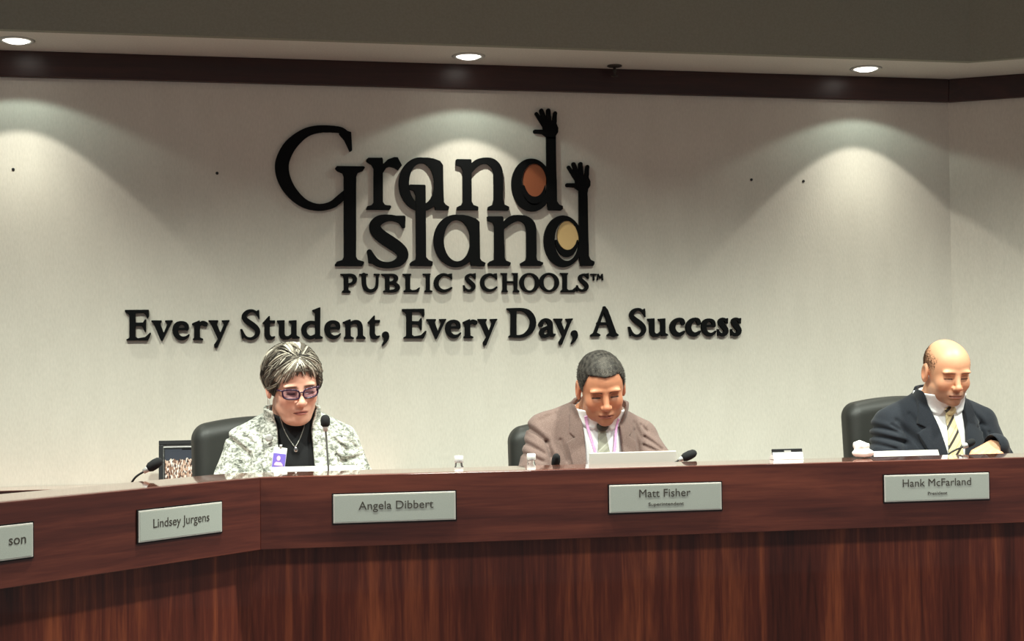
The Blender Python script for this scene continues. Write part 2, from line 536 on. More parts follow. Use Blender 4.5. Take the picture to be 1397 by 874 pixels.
# lettering outlines, tenths of a millimetre on the wall
SLOGAN_GLYPHS={'E':[('p',[(0,1126),(849,1129),(854,896),(812,809),(764,927),(674,1014),(372,1022),(371,655),(642,654),(721,772),(748,765),(746,324),(710,330),(641,486),(590,542),(371,544),(369,137),(453,75),(725,119),(900,286),(927,267),(891,149),(809,0),(50,6),(50,37),(147,86),(162,154),(164,914),(120,986),(6,1054)])],'v':[('p',[(0,734),(363,733),(363,689),(314,614),(425,290),(458,290),(578,582),(557,657),(500,688),(500,732),(758,737),(758,693),(721,653),(391,-15),(348,-15),(72,647),(6,691)])],'e':[('l',[(121.5,406.0,79),(548.5,419.0,79)]),('s',[(532.5,419.0,122),(503.5,575.0,153),(335.5,657.0,104),(152.5,565.0,176),(100.5,353.0,201),(175.5,149.0,176),(348.5,55.0,140),(516.5,106.0,85),(601.5,193.0,43)])],'r':[('p',[(1,616),(0,566),(77,528),(75,90),(22,34),(22,3),(389,0),(390,41),(273,89),(270,558),(270,727),(230,715)]),('s',[(260,558,92),(368,645,141),(472,595,178)])],'y':[('p',[(0,730),(347,728),(347,684),(297,597),(422,282),(450,282),(562,564),(544,642),(492,683),(492,721),(760,732),(760,695),(707,632),(318,-282),(219,-297),(201,-187),(344,32),(70,645),(9,686)])],'S':[('s',[(660,877.5,50),(577,1029.5,81),(407,1093.5,93),(220,1012.5,149),(120,848.5,161),(249,690.5,192),(450,547.5,205),(614,398.5,180),(638,230.5,162),(525,83.5,118),(354,28.5,87),(168,108.5,81),(46,360.5,62)]),('p',[(609,1073.5),(687,1114.5),(709,782.5),(675,776.5),(617,925.5)]),('p',[(0,392.5),(68,392.5),(138,171.5),(91,30.5),(60,30.5)])],'t':[('p',[(0,619),(241,883),(266,876),(265,712),(459,711),(458,616),(265,611),(262,181),(324,102),(449,117),(467,104),(417,38),(323,-15),(183,-14),(111,40),(75,151),(77,593),(9,587)])],'u':[('p',[(0,708),(272,719),(269,190),(322,117),(425,119),(529,204),(532,591),(444,648),(438,699),(721,717),(717,140),(836,75),(830,37),(566,20),(554,93),(409,-1),(236,-15),(121,49),(72,176),(74,581),(6,651)])],'d':[('s',[(540.5,600.0,126),(351.5,639.0,114),(161.5,529.0,176),(94.5,339.0,189),(174.5,138.0,164),(347.5,51.0,132),(521.5,123.0,120)]),('p',[(418.5,1091.0),(681.5,1195.0),(719.5,1195.0),(705.5,128.0),(805.5,64.0),(799.5,26.0),(527.5,2.0),(521.5,988.0),(433.5,1046.0)])],'n':[('p',[(0,639),(256,739),(288,733),(283,100),(403,42),(403,4),(37,6),(37,45),(92,102),(95,555),(9,597)]),('s',[(264,554,89),(392,643,121),(568,626,160),(656,482,185),(659,98,185)]),('p',[(570,130),(752,129),(851,39),(851,0),(505,3),(506,41)])],',':[('s',[(141.5,142,251),(182.5,43,180),(129.5,-108,109),(19.5,-248,39)])],'D':[('p',[(0,1138.5),(397,1150.5),(376,1052.5),(366,104.5),(411,22.5),(71,14.5),(71,47.5),(145,105.5),(162,955.5),(89,1053.5),(3,1093.5)]),('s',[(290,1098.5,93),(591,1091.5,114),(874,978.5,194),(1045,673.5,228),(991,345.5,221),(780,134.5,154),(579,53.5,107),(278,46.5,87)])],'a':[('s',[(91.0,502.5,182),(156.0,646.5,114),(315.0,692.5,115),(448.0,576.5,202),(467.0,395.5,202),(471.0,165.5,189),(564.0,73.5,115),(645.0,111.5,61)]),('s',[(423.0,412.5,101),(203.0,315.5,135),(111.0,194.5,182),(166.0,62.5,155),(307.0,51.5,114),(443.0,149.5,115)])],'A':[('l',[(575,1152.5,89),(497,954.5,82),(171,128.5,116)]),('l',[(575,1152.5,103),(634,1019.5,178),(924,123.5,247)]),('l',[(303,524.5,96),(782,522.5,96)]),('p',[(534,1199.5),(616,1202.5),(676,1052.5),(498,1053.5)]),('p',[(0,30.5),(0,80.5),(117,155.5),(281,154.5),(390,94.5),(382,34.5)]),('p',[(669,39.5),(677,85.5),(777,151.5),(1041,156.5),(1130,89.5),(1129,42.5)])],'c':[('s',[(553.0,537.5,173),(515.0,650.5,150),(331.0,666.5,142),(152.0,509.5,204),(110.0,328.5,220),(197.0,140.5,204),(381.0,63.5,157),(531.0,130.5,110),(611.0,197.5,55)])],'s':[('s',[(383,543.5,80),(325,657.5,112),(194,673.5,120),(113,568.5,175),(230,412.5,215),(363,259.5,191),(336,112.5,167),(184,44.5,119),(58,129.5,103),(36,242.5,56)]),('p',[(333,680.5),(442,718.5),(438,498.5),(398,498.5)]),('p',[(0,273.5),(60,272.5),(105,83.5),(16,8.5)])]}
SLOGAN_PLACES=[('E',-3103),('v',-2156),('e',-1402),('r',-676),('y',-82),('S',1088),('t',1910),('u',2452),('d',3350),('e',4218),('n',4925),('t',5873),(',',6406),('E',7194),('v',8129),('e',8854),('r',9558),('y',10134),('D',11287),('a',12549),('y',13154),(',',13845),('A',14641),('S',16188),('u',16988),('c',17899),('c',18558),('e',19214),('s',19892),('s',20445)]
LOGO_GLYPHS={'G':[('s',[(5189,21203,179),(5034,21379,188),(4789,21451,232),(4121,21463,266),(3544,21303,327),(3011,20846,449),(2753,20395,492),(2659,20036,505),(2717,19592,492),(2956,19105,440),(3393,18665,344),(3790,18499,274),(4144,18463,248),(4544,18566,267),(4858,18816,294),(5083,19043,223)]),('p',[(4923,21458),(5289,21358),(5319,20665),(5238,20610),(5031,21042),(4832,21276)])],'I':[('p',[(4741,20046),(5764,20052),(5805,20012),(5722,19877),(5526,19801),(5464,19656),(5439,16576),(5500,16473),(5735,16397),(5745,16361),(5672,16238),(4647,16236),(4647,16292),(4714,16394),(4928,16461),(4980,16574),(5003,19650),(4953,19777),(4760,19851),(4674,19952)])],'r':[('p',[(5874,20319),(5946,20384),(6475,20393),(6496,20330),(6482,18698),(6566,18581),(6798,18554),(6798,18490),(6733,18396),(5846,18396),(5889,18523),(6058,18567),(6135,18673),(6146,19964),(6071,20111),(5873,20235)]),('p',[(6451,20088),(6695,20334),(6942,20427),(7070,20421),(7229,20117),(7074,19928),(6939,20019),(6748,20067),(6620,20014),(6483,19800)])],'a':[('p',[(8030,20425),(8223,20432),(8481,20394),(8716,20304),(8823,20156),(8560,19704),(8494,20001),(8350,20170),(8136,20226),(8007,20215)]),('O',[7965,19397,859,1036,7991,19418,493,797]),('p',[(8522,20215),(8716,20296),(8823,20156),(8843,18725),(8915,18619),(9057,18535),(9021,18407),(8505,18414),(8473,18721),(8471,19361)])],'n':[('p',[(9343,20358),(9386,20384),(9928,20393),(9949,20347),(9941,18738),(10018,18610),(10200,18548),(10199,18419),(9345,18410),(9367,18526),(9541,18605),(9599,18734),(9611,19955),(9535,20104),(9341,20165)]),('s',[(9880,19938,200),(10122,20234,261),(10471,20360,218),(10776,20287,315),(10970,20041,367),(11010,19654,367),(11000,18750,367)]),('p',[(10817,18834),(11189,18838),(11239,18645),(11422,18561),(11421,18462),(11368,18418),(10560,18423),(10583,18539),(10758,18618)])],'d':[('O',[12339,19426,809,1035,12440,19493,512,791]),('p',[(12944,21337),(13320,21344),(13343,18799),(13436,18668),(13571,18620),(13587,18521),(13501,18444),(12994,18448),(12963,18662)])],'hand':[('l',[(12498,21533,137),(12802,21528,162),(13023,21405,203)]),('l',[(12559,22236,121),(12878,21779,170)]),('l',[(12763,22360,154),(12951,21840,179)]),('l',[(13043,22371,154),(13069,21843,187)]),('l',[(13318,22278,130),(13259,21788,195)]),('p',[(12805,21798),(13366,21830),(13429,21692),(13423,21533),(13328,21392),(13310,21252),(12960,21245),(12950,21364),(12823,21580)])],'oval':[('e',[12462,19612,465,646])],'smile':[('m',[12414,19282,472,659,12452,19612,431,646])],'l':[('p',[(7498,19350),(7551,19377),(8108,19374),(8139,19333),(8134,16586),(8227,16472),(8393,16406),(8371,16245),(7522,16253),(7508,16325),(7576,16403),(7732,16481),(7749,16584),(7755,18965),(7679,19145),(7497,19210)])],'s':[('s',[(7211,17925,176),(7046,18037,217),(6736,18096,227),(6349,18010,350),(6156,17761,422),(6319,17454,463),(6728,17173,475),(7078,16933,455),(7257,16686,414),(7125,16417,342),(6798,16282,237),(6437,16291,227),(6156,16424,267),(5953,16783,174)]),('p',[(6995,18170),(7317,18174),(7347,18132),(7333,17719),(7240,17692),(7097,17913)]),('p',[(5876,16808),(6031,16845),(6131,16578),(6232,16322),(5924,16347)])],'A':[('p',[(9365,18223),(9587,18225),(9810,18188),(10072,18093),(10239,17957),(9977,17563),(9880,17783),(9733,17953),(9536,18029),(9339,18037)]),('O',[9311,17217,871,1011,9350,17227,524,806]),('p',[(9858,18052),(10082,18103),(10239,17957),(10244,16537),(10312,16439),(10461,16366),(10420,16244),(9889,16252),(9858,16633)])],'N':[('p',[(10545,18156),(10580,18176),(11154,18181),(11188,18137),(11221,16590),(11260,16467),(11459,16384),(11448,16320),(11418,16261),(10559,16259),(10560,16342),(10635,16416),(10811,16490),(10825,17790),(10776,17937),(10553,18019)]),('s',[(11149,17768,200),(11478,18056,281),(11805,18133,221),(12080,18062,302),(12269,17851,393),(12300,17481,393),(12289,16544,393)]),('p',[(12094,16593),(12487,16594),(12515,16471),(12757,16388),(12746,16324),(12664,16264),(11859,16262),(11840,16346),(12062,16470)])],'D':[('O',[13578,17227,780,1011,13721,17253,495,798]),('p',[(14237,19384),(14575,19388),(14601,16652),(14676,16503),(14829,16429),(14828,16354),(14776,16270),(14264,16268),(14232,16551)])],'hand2':[('l',[(13772,19444,139),(14078,19437,163),(14301,19312,205)]),('l',[(13834,20149,122),(14154,19688,172)]),('l',[(14039,20271,155),(14229,19749,180)]),('l',[(14321,20280,156),(14347,19751,188)]),('l',[(14599,20185,131),(14539,19694,197)]),('p',[(14081,19707),(14646,19735),(14710,19597),(14704,19437),(14608,19296),(14590,19157),(14238,19152),(14227,19271),(14099,19488)])],'oval2':[('e',[13795,17462,439,575])],'smile2':[('m',[13721,17268,459,655,13734,17466,428,585])]}
SCHOOLS_GLYPHS={'P':[('p',[(4850,15935),(5145,15936),(5140,15320),(5216,15274),(5223,15221),(4894,15221),(4913,15274),(4970,15320),(4974,15795),(4936,15871),(4850,15905)]),('s',[(5126,15897,83),(5315,15875,114),(5402,15738,159),(5324,15578,114),(5142,15536,76)])],'U':[('s',[(5733,15891,167),(5742,15548,160),(5824,15350,152),(5995,15281,114),(6167,15350,107),(6237,15510,99),(6248,15891,92)]),('l',[(5585,15913,46),(5867,15914,46)]),('l',[(6141,15914,46),(6325,15914,46)])],'B':[('p',[(6401,15937),(6715,15938),(6709,15250),(6491,15235),(6472,15273),(6549,15311),(6553,15815),(6420,15899)]),('s',[(6669,15899,77),(6899,15884,107),(6986,15758,154),(6858,15624,100),(6685,15601,77)]),('s',[(6704,15578,77),(6934,15556,123),(7048,15414,169),(6924,15295,115),(6663,15269,77)])],'L':[('p',[(7214,15938),(7553,15939),(7553,15908),(7514,15874),(7509,15356),(7586,15310),(7740,15325),(7865,15414),(7888,15402),(7817,15241),(7269,15242),(7258,15280),(7336,15326),(7340,15835),(7245,15900)])],'I':[('p',[(8005,15940),(8307,15948),(8307,15917),(8279,15875),(8274,15317),(8366,15287),(8366,15240),(8068,15241),(8068,15279),(8127,15325),(8132,15855),(8016,15909)])],'C':[('s',[(9071,15837,78),(8831,15929,93),(8604,15798,163),(8517,15586,179),(8592,15383,155),(8786,15278,109),(8981,15317,93),(9122,15401,62)]),('p',[(9006,15933),(9143,15953),(9148,15733),(9109,15733)])],'S':[('s',[(10028,15805,62),(9941,15901,80),(9830,15910,80),(9705,15796,133),(9827,15643,160),(9990,15490,160),(9948,15346,115),(9801,15289,80),(9656,15359,80),(9608,15468,53)]),('p',[(9963,15945),(10075,15971),(10072,15753),(10028,15753)]),('p',[(9582,15499),(9635,15499),(9691,15315),(9597,15263)])],'c':[('s',[(10839,15832,71),(10653,15928,89),(10406,15819,142),(10324,15599,160),(10402,15389,142),(10601,15297,98),(10780,15332,80),(10897,15424,54)]),('p',[(10787,15946),(10912,15964),(10918,15731),(10874,15731)])],'H':[('p',[(11055,15973),(11324,15973),(11301,15907),(11294,15336),(11338,15270),(11338,15235),(11092,15235),(11115,15292),(11138,15336),(11144,15885)]),('p',[(11503,15974),(11750,15974),(11736,15921),(11711,15336),(11801,15278),(11800,15234),(11540,15235),(11585,15323),(11583,15908)]),('l',[(11253,15622,72),(11611,15622,72)])],'O':[('o',[12209,15600,397,379,226,309])],'o':[('o',[12996,15613,399,372,227,301])],'l':[('p',[(13436,15977),(13764,15977),(13755,15942),(13718,15897),(13711,15356),(13779,15303),(13938,15321),(14100,15445),(14131,15423),(14029,15232),(13459,15233),(13460,15277),(13538,15334),(13544,15888),(13468,15932)])],'s':[('s',[(14557,15809,64),(14467,15907,82),(14353,15916,82),(14223,15800,137),(14349,15645,165),(14517,15489,165),(14473,15343,119),(14322,15285,82),(14172,15356,82),(14123,15467,55)]),('p',[(14490,15952),(14605,15978),(14602,15756),(14557,15756)]),('p',[(14096,15498),(14151,15498),(14208,15312),(14111,15258)])],'T':[('l',[(14687,15930,37),(14917,15930,37)]),('l',[(14807,15930,55),(14804,15721,55)])],'M':[('l',[(14960,15721,41),(14990,15930,41),(15067,15792,41),(15156,15930,41),(15167,15721,41)])]}

# ------------------------------------------------------------------ room shell
def off_path(path, o):
    """parallel of an open polyline, o to its left, mitred"""
    P = [Vector(p) for p in path]
    out = []
    for i in range(len(P)):
        ns = []
        if i > 0:
            d = (P[i] - P[i - 1]).normalized(); ns.append(Vector((-d.y, d.x)))
        if i < len(P) - 1:
            d = (P[i + 1] - P[i]).normalized(); ns.append(Vector((-d.y, d.x)))
        if len(ns) == 1: out.append(P[i] + ns[0] * o)
        else: out.append(P[i] + (ns[0] + ns[1]) / (1 + ns[0].dot(ns[1])) * o)
    return out

def strip(name, path, i, o0, o1, z0, z1, material, parent=None, bevel=0.0, kind=None):
    """one straight run of a sweep along the path, between two offsets and two heights"""
    a, b = off_path(path, o0), off_path(path, o1)
    bm = bmesh.new()
    b_prism(bm, [a[i], a[i + 1], b[i + 1], b[i]], z0, z1)
    o = finish(name, bm, material, parent, bevel=bevel)
    if kind: o['kind'] = kind
    return o

WALL = [(4.90, 4.4502), (3.02, 5.60), (-2.6, 5.60)]        # travels right to left, room on its left
strip('wall_back', WALL, 1, -0.10, 0.0, -0.15, 2.45, M['wall'], kind='structure')
strip('wall_right', WALL, 0, -0.10, 0.0, -0.15, 2.45, M['wall'], kind='structure')
strip('trim_1', WALL, 1, 0.0, 0.022, 2.312, 2.408, M['crown'], bevel=0.003, kind='structure')
strip('trim_2', WALL, 0, 0.0, 0.022, 2.312, 2.408, M['crown'], bevel=0.003, kind='structure')
strip('ceiling_soffit', WALL, 1, 0.0, 0.375, 2.408, 2.44, M['soffit'], kind='structure')
strip('ceiling_soffit', WALL, 0, 0.0, 0.375, 2.408, 2.44, M['soffit'], kind='structure')
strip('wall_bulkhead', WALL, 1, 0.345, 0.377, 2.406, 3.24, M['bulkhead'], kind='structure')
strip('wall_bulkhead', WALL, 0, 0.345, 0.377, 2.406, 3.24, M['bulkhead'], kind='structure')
bm = bmesh.new()
b_box(bm, -2.6, 5.0, -1.5, 5.3, 3.2, 3.26)
finish('ceiling', bm, M['soffit'])['kind'] = 'structure'
bm = bmesh.new()
b_box(bm, -2.6, 5.0, -1.5, 5.7, -0.25, -0.15)
finish('floor', bm, M['carpet'])['kind'] = 'structure'
bm = bmesh.new()
b_prism(bm, [(-2.6, 5.60), (-2.6, 3.86), (-0.60, 3.86), (-0.60, 3.13), (0.085, 3.84), (4.90, 3.84), (4.90, 4.449), (3.02, 5.60)][::-1], -0.15, 0.0)
finish('floor_dais', bm, M['carpet'])['kind'] = 'structure'

# wall screws left from an older sign
for x, z, lab in ((-0.705, 1.975, 'leftmost dark screw hole in the wall, inside the far left pool of lamplight'),
                  (0.026, 1.972, 'faint dark screw hole in the wall to the left of the big letter G'),
                  (2.147, 1.978, 'dark screw hole right of the sign, left one of the pair'),
                  (2.371, 1.975, 'dark screw hole right of the sign, right one of the pair')):
    bm = bmesh.new()
    b_lathe(bm, [(0.0015, 0.0), (0.0055, 0.0), (0.0055, 0.002), (0.003, 0.0028), (0.0015, 0.0022)], 14, Matrix.Translation((x, 5.60, z)) @ Matrix.Rotation(R(90), 4, 'X'))
    tag(finish('wall_screw', bm, M['black'], smooth=True), lab, 'screw', 'old screw holes in the back wall')

# recessed downlights in the soffit
for x, y, lab in ((-0.668, 5.40, 'round recessed ceiling light at far left, above the left pool of light on the wall'),
                  (0.959, 5.425, 'round recessed ceiling light above the lettering of the wall sign'),
                  (2.568, 5.42, 'round recessed ceiling light at right, near the bend of the wall')):
    t = tag(empty('recessed_downlight', (x, y, 2.408)), lab, 'ceiling light', 'recessed downlights in the soffit')
    bm = bmesh.new()
    n = 32
    prof = [(0.062, 0.0), (0.064, -0.002), (0.060, -0.005), (0.050, -0.005), (0.047, -0.001), (0.047, 0.0)]
    rings = [[bm.verts.new((r_ * math.cos(k * 2 * math.pi / n), r_ * math.sin(k * 2 * math.pi / n), z)) for k in range(n)] for r_, z in prof]
    for i in range(len(rings)):
        for k in range(n):
            a, b = rings[i], rings[(i + 1) % len(rings)]
            bm.faces.new((a[k], a[(k + 1) % n], b[(k + 1) % n], b[k]))
    finish('trim_ring', bm, M['silver'], t, smooth=True)
    bm = bmesh.new()
    b_lathe(bm, [(0.046, -0.0005), (0.045, -0.003), (0.030, -0.010), (0.012, -0.013), (0.002, -0.0135)], 28)
    finish('lamp_face', bm, M['bulb'], t, smooth=True)

# sprinkler head
t = tag(empty('fire_sprinkler', (1.555, 5.515, 2.408)), 'small ceiling sprinkler head with round collar above the brown crown moulding', 'sprinkler')
bm = bmesh.new(); b_lathe(bm, [(0.028, 0.0), (0.030, -0.003), (0.024, -0.006), (0.008, -0.008)], 24)
finish('collar', bm, mat('sprinkler_metal', lin(70, 64, 58), 0.5, 0.6), t, smooth=True)
bm = bmesh.new(); b_lathe(bm, [(0.006, -0.006), (0.006, -0.024), (0.004, -0.028), (0.004, -0.040)], 16)
finish('stem', bm, bpy.data.materials['sprinkler_metal'], t, smooth=True)
bm = bmesh.new(); b_lathe(bm, [(0.003, -0.039), (0.013, -0.041), (0.013, -0.043), (0.003, -0.045)], 16)
finish('deflector', bm, bpy.data.materials['sprinkler_metal'], t, smooth=True)

# ------------------------------------------------------------------ dais desk
DESK = [(0.12 - 0.738 * 1.5, 3.75 - 0.675 * 1.5), (0.12, 3.75), (3.5, 3.75)]
t = tag(empty('dais_desk', (1.2, 3.9, -0.15)), 'long angled council desk of red brown wood with raised front and nameplates', 'desk')
def dpart(name, i, o0, o1, z0, z1, m, bev=0.0, label=None):
    o = strip(name, DESK, i, o0, o1, z0, z1, m, None, bev)
    o.parent = t
    o.matrix_parent_inverse = Matrix.Translation(-Vector(t.location))
    if label: o['label'] = label
for i, fm in ((1, M['fascia']), (0, M['fascia_wing'])):
    dpart('fascia_board', i, 0.0, 0.026, 0.786, 0.9675, fm, 0.0015, 'horizontal grained red brown front board')
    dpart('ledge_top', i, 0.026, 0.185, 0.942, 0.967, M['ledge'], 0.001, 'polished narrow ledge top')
    dpart('inner_panel', i, 0.163, 0.183, 0.786, 0.942, M['panel'])
    dpart('fascia_return', i, 0.026, 0.10, 0.786, 0.80, M['panel'])
    dpart('front_panel', i, 0.048, 0.072, -0.15, 0.786, M['panel'], 0, 'vertical grained lower front panel')
    dpart('worktop', i, 0.072, 0.72, 0.756, 0.786, M['ledge'], 0.002)
# console shelf along the wall
t = tag(empty('wall_console', (-0.5, 5.5, 0.0)), 'low red brown wooden console against the wall behind the left desk wing', 'console')
bm = bmesh.new(); b_box(bm, -1.7, 1.2, -0.0935, 0.098, 0.8188, 0.82); finish('console_top', bm, M['ledge'], t)
bm = bmesh.new(); b_box(bm, -1.69, 1.19, -0.094, 0.098, 0.0, 0.8188); finish('console_body', bm, M['crown'], t)
for k in range(4):
    bm = bmesh.new(); b_box(bm, -1.66 + k * 0.71, -1.66 + k * 0.71 + 0.69, -0.102, -0.094, 0.05, 0.80)
    d = finish('console_door', bm, M['crown'], t, bevel=0.003)
    bm = bmesh.new(); b_tube(bm, [(-1.66 + k * 0.71 + 0.63, -0.118, 0.55), (-1.66 + k * 0.71 + 0.63, -0.118, 0.65)], 0.005)
    for z in (0.555, 0.645): b_tube(bm, [(-1.66 + k * 0.71 + 0.63, -0.102, z), (-1.66 + k * 0.71 + 0.63, -0.118, z)], 0.004)
    finish('handle', bm, M['chrome'], d, smooth=True)

# ------------------------------------------------------------------ lettering on the wall
def glyph_sdf(prims):
    fs = []
    for k, v in prims:
        v = [tuple(np.array(a) * 1e-4) for a in v] if k in 'slp' else [a * 1e-4 for a in v]
        if k in 'sl':
            q = catmull(v, 8) if k == 's' else np.array(v)
            if k == 's':
                for _ in range(10): q[1:-1] = q[1:-1] * 0.5 + (q[:-2] + q[2:]) * 0.25
            fs.append(('s', q))
        else: fs.append((k, v))
    def f2(x, z):
        d = np.full(x.shape, 1e9, np.float32)
        for k, v in fs:
            if k == 's':
                for i in range(len(v) - 1):
                    ax, az, aw = v[i]; bx, bz, bw = v[i + 1]
                    ex, ez = bx - ax, bz - az
                    tt = np.clip(((x - ax) * ex + (z - az) * ez) / (ex * ex + ez * ez + 1e-12), 0, 1)
                    d = np.minimum(d, np.hypot(x - ax - ex * tt, z - az - ez * tt) - (aw + (bw - aw) * tt) / 2)
            elif k == 'p': d = np.minimum(d, poly2(x, z, v))
            else:
                def e2(cx, cz, rx, rz):
                    k0 = np.hypot((x - cx) / rx, (z - cz) / rz) + 1e-9
                    k1 = np.hypot((x - cx) / rx ** 2, (z - cz) / rz ** 2) + 1e-9
                    return k0 * (k0 - 1) / k1
                if k == 'e': d = np.minimum(d, e2(*v))
                elif k == 'O': d = np.minimum(d, np.maximum(e2(*v[:4]), -e2(*v[4:])))
                elif k == 'm': d = np.minimum(d, np.maximum(np.maximum(e2(*v[:4]), -e2(*v[4:])), z - v[5] + v[7] * 0.32))
                elif k == 'o': d = np.minimum(d, np.maximum(e2(*v[:4]), -e2(v[0], v[1], v[4], v[5])))
        return d - 0.0008
    xs = []; zs = []
    for k, v in fs:
        if k == 's':
            xs += list(v[:, 0] - v[:, 2] / 2) + list(v[:, 0] + v[:, 2] / 2); zs += list(v[:, 1] - v[:, 2] / 2) + list(v[:, 1] + v[:, 2] / 2)
        elif k == 'p': xs += [a[0] for a in v]; zs += [a[1] for a in v]
        else: xs += [v[0] - v[2], v[0] + v[2]]; zs += [v[1] - v[3], v[1] + v[3]]
    return f2, (min(xs), max(xs), min(zs), max(zs))

def glyph_mesh(name, prims, thick, h, material, parent, y_front):
    f2, (x0, x1, z0, z1) = glyph_sdf(prims)
    def f3(p):
        d = f2(p[:, 0], p[:, 2])
        e = np.abs(p[:, 1]) - thick / 2
        return np.maximum(d, e)
    X = axis((x0 - 2.5 * h, x1 + 2.5 * h, h)); Z = axis((z0 - 2.5 * h, z1 + 2.5 * h, h))
    Y = axis((-thick / 2 - 0.0027, thick / 2 + 0.0027, thick / 5))
    V, Fq = nets(f3, X, Y, Z)
    V[:, 1] += y_front + thick / 2
    o = np_mesh(name, V, Fq, material, None)
    for p in o.data.polygons: p.use_smooth = False
    o.parent = parent
    o.matrix_parent_inverse = Matrix.Translation(-Vector(parent.location))
    return o

T = 0.014
sg = tag(empty('logo_sign', (0.85, 5.6, 1.7)), 'large black raised school name sign with two raised hands and brown and yellow ovals', 'sign')
M['oval_brown'] = mat('oval_brown', lin(150, 84, 50), 0.55)
M['oval_yellow'] = mat('oval_yellow', lin(222, 188, 128), 0.55)
for k, v in LOGO_GLYPHS.items():
    if k.startswith('hand'): continue
    if k.startswith('oval'):
        glyph_mesh('oval', v, 0.009, 0.0022, M['oval_brown'] if k == 'oval' else M['oval_yellow'], sg, 5.591)['label'] = 'brown oval inside the upper letter d' if k == 'oval' else 'yellow oval inside the lower letter d'
    elif k.startswith('smile'):
        glyph_mesh('smile', v, T, 0.0018, M['letter'], sg, 5.6 - T)
    else:
        o = glyph_mesh('letter', v, T + (0.0 if k in 'Grand' else 0.001), 0.0018, M['letter'], sg, 5.6 - T - (0.0 if k in 'Grand' else 0.001))
        if k in 'dD':
            hnd = glyph_mesh('raised_hand', LOGO_GLYPHS['hand' if k == 'd' else 'hand2'], T, 0.0016, M['letter'], sg, 5.6 - T)
            hnd.parent = o
            hnd.matrix_parent_inverse = Matrix.Identity(4)
            hnd.matrix_parent_inverse = (Matrix.Translation(Vector(sg.location)) @ Matrix.Translation(-Vector(sg.location))).inverted()
sg2 = tag(empty('school_lettering', (1.1, 5.6, 1.55)), 'row of small black raised capitals directly under the large sign', 'sign')
for k, v in SCHOOLS_GLYPHS.items():
    if k in 'TM': continue
    glyph_mesh('letter', v, 0.012, 0.0014, M['letter'], sg2, 5.588)
tm = glyph_mesh('trademark_sign', SCHOOLS_GLYPHS['T'] + SCHOOLS_GLYPHS['M'], 0.010, 0.001, M['letter'], sg2, 5.590)
sg3 = tag(empty('slogan_lettering', (0.9, 5.6, 1.35)), 'long line of black raised serif letters spelling the slogan across the wall', 'sign')
made = {}
for ch, x in SLOGAN_PLACES:
    if ch not in made:
        made[ch] = glyph_mesh('letter' if ch != ',' else 'comma', SLOGAN_GLYPHS[ch], 0.015, 0.0015, M['letter'], sg3, 5.585)
        o = made[ch]
    else:
        o = made[ch].copy(); COL.objects.link(o)
    o.location = (x * 1e-4, 0, 1.346)

# ------------------------------------------------------------------ nameplates
def text_mesh(name, s, size, material, parent, loc, width=None, rot=(R(90), 0, 0), depth=0.0004):
    c = bpy.data.curves.new(name, 'FONT')
    c.body = s; c.size = size; c.align_x = 'CENTER'; c.align_y = 'CENTER'; c.extrude = depth; c.resolution_u = 4
    c.offset = 0.0
    o = bpy.data.objects.new('tmp', c)
    COL.objects.link(o)
    dg = bpy.context.evaluated_depsgraph_get()
    me = bpy.data.meshes.new_from_object(o.evaluated_get(dg))
    bpy.data.objects.remove(o)
    bpy.data.curves.remove(c)
    me.name = name
    xs = [v.co.x for v in me.vertices]; ys = [v.co.y for v in me.vertices]
    mx, wx = (min(xs) + max(xs)) / 2, max(xs) - min(xs)
    k = width / wx if width else 1.0
    for v in me.vertices: v.co.x = (v.co.x - mx) * k
    me.materials.clear(); me.materials.append(material)
    q = bpy.data.objects.new(name, me)
    COL.objects.link(q)
    q.parent = parent; q.location = loc; q.rotation_euler = rot
    return q

def nameplate(cx, cy, rz, width, zc, lines, label):
    n = tag(empty('nameplate', (cx, cy, zc), rz), label, 'nameplate', 'engraved nameplates along the desk front')
    hw, hh = width / 2, 0.0365
    bm = bmesh.new(); b_box(bm, -hw - 0.003, hw + 0.003, -0.003, 0.0, -hh - 0.003, hh + 0.003)
    finish('holder', bm, M['plate_back'], n)
    bm = bmesh.new(); b_box(bm, -hw, hw, -0.0055, -0.003, -hh, hh)
    finish('plate_rim', bm, M['plate_edge'], n, bevel=0.0012)
    bm = bmesh.new(); b_box(bm, -hw + 0.0035, hw - 0.0035, -0.0062, -0.0055, -hh + 0.0035, hh - 0.0035)
    finish('plate_face', bm, M['plate'], n)
    for s, sz, x, z, wd in lines:
        text_mesh('engraved_name', s, sz, M['ink'], n, (x, -0.0064, z), wd)
nameplate(0.459, 3.75, 0, 0.314, 0.8830, [('Angela Dibbert', 0.030, 0.003, 0.0055, 0.192)], 'silver nameplate reading Angela Dibbert on the desk front below the woman')
nameplate(1.182, 3.75, 0, 0.311, 0.8865, [('Matt Fisher', 0.030, -0.003, 0.012, 0.142), ('Superintendent', 0.0125, 0.0, -0.0165, 0.098)], 'silver nameplate reading Matt Fisher on the desk front below the middle man')
nameplate(1.9645, 3.75, 0, 0.314, 0.8920, [('Hank McFarland', 0.030, -0.001, 0.013, 0.205), ('President', 0.012, 0.0, -0.016, 0.058)], 'silver nameplate reading Hank McFarland on the desk front below the bald man')
wa = math.atan2(0.675, 0.738)
nameplate(-0.0735, 3.5735, wa, 0.256, 0.8815, [('Lindsey Jurgens', 0.030, 0.0, 0.003, 0.172)], 'silver nameplate reading Lindsey Jurgens on the angled left desk wing')
cxs, cys = -0.378 - 0.738 * 0.128, 3.295 - 0.675 * 0.128
nameplate(cxs, cys, wa, 0.256, 0.8820, [('son', 0.030, 0.128 - 0.040, 0.004, 0.042)], 'silver nameplate cut off by the left edge, its name ending in son')

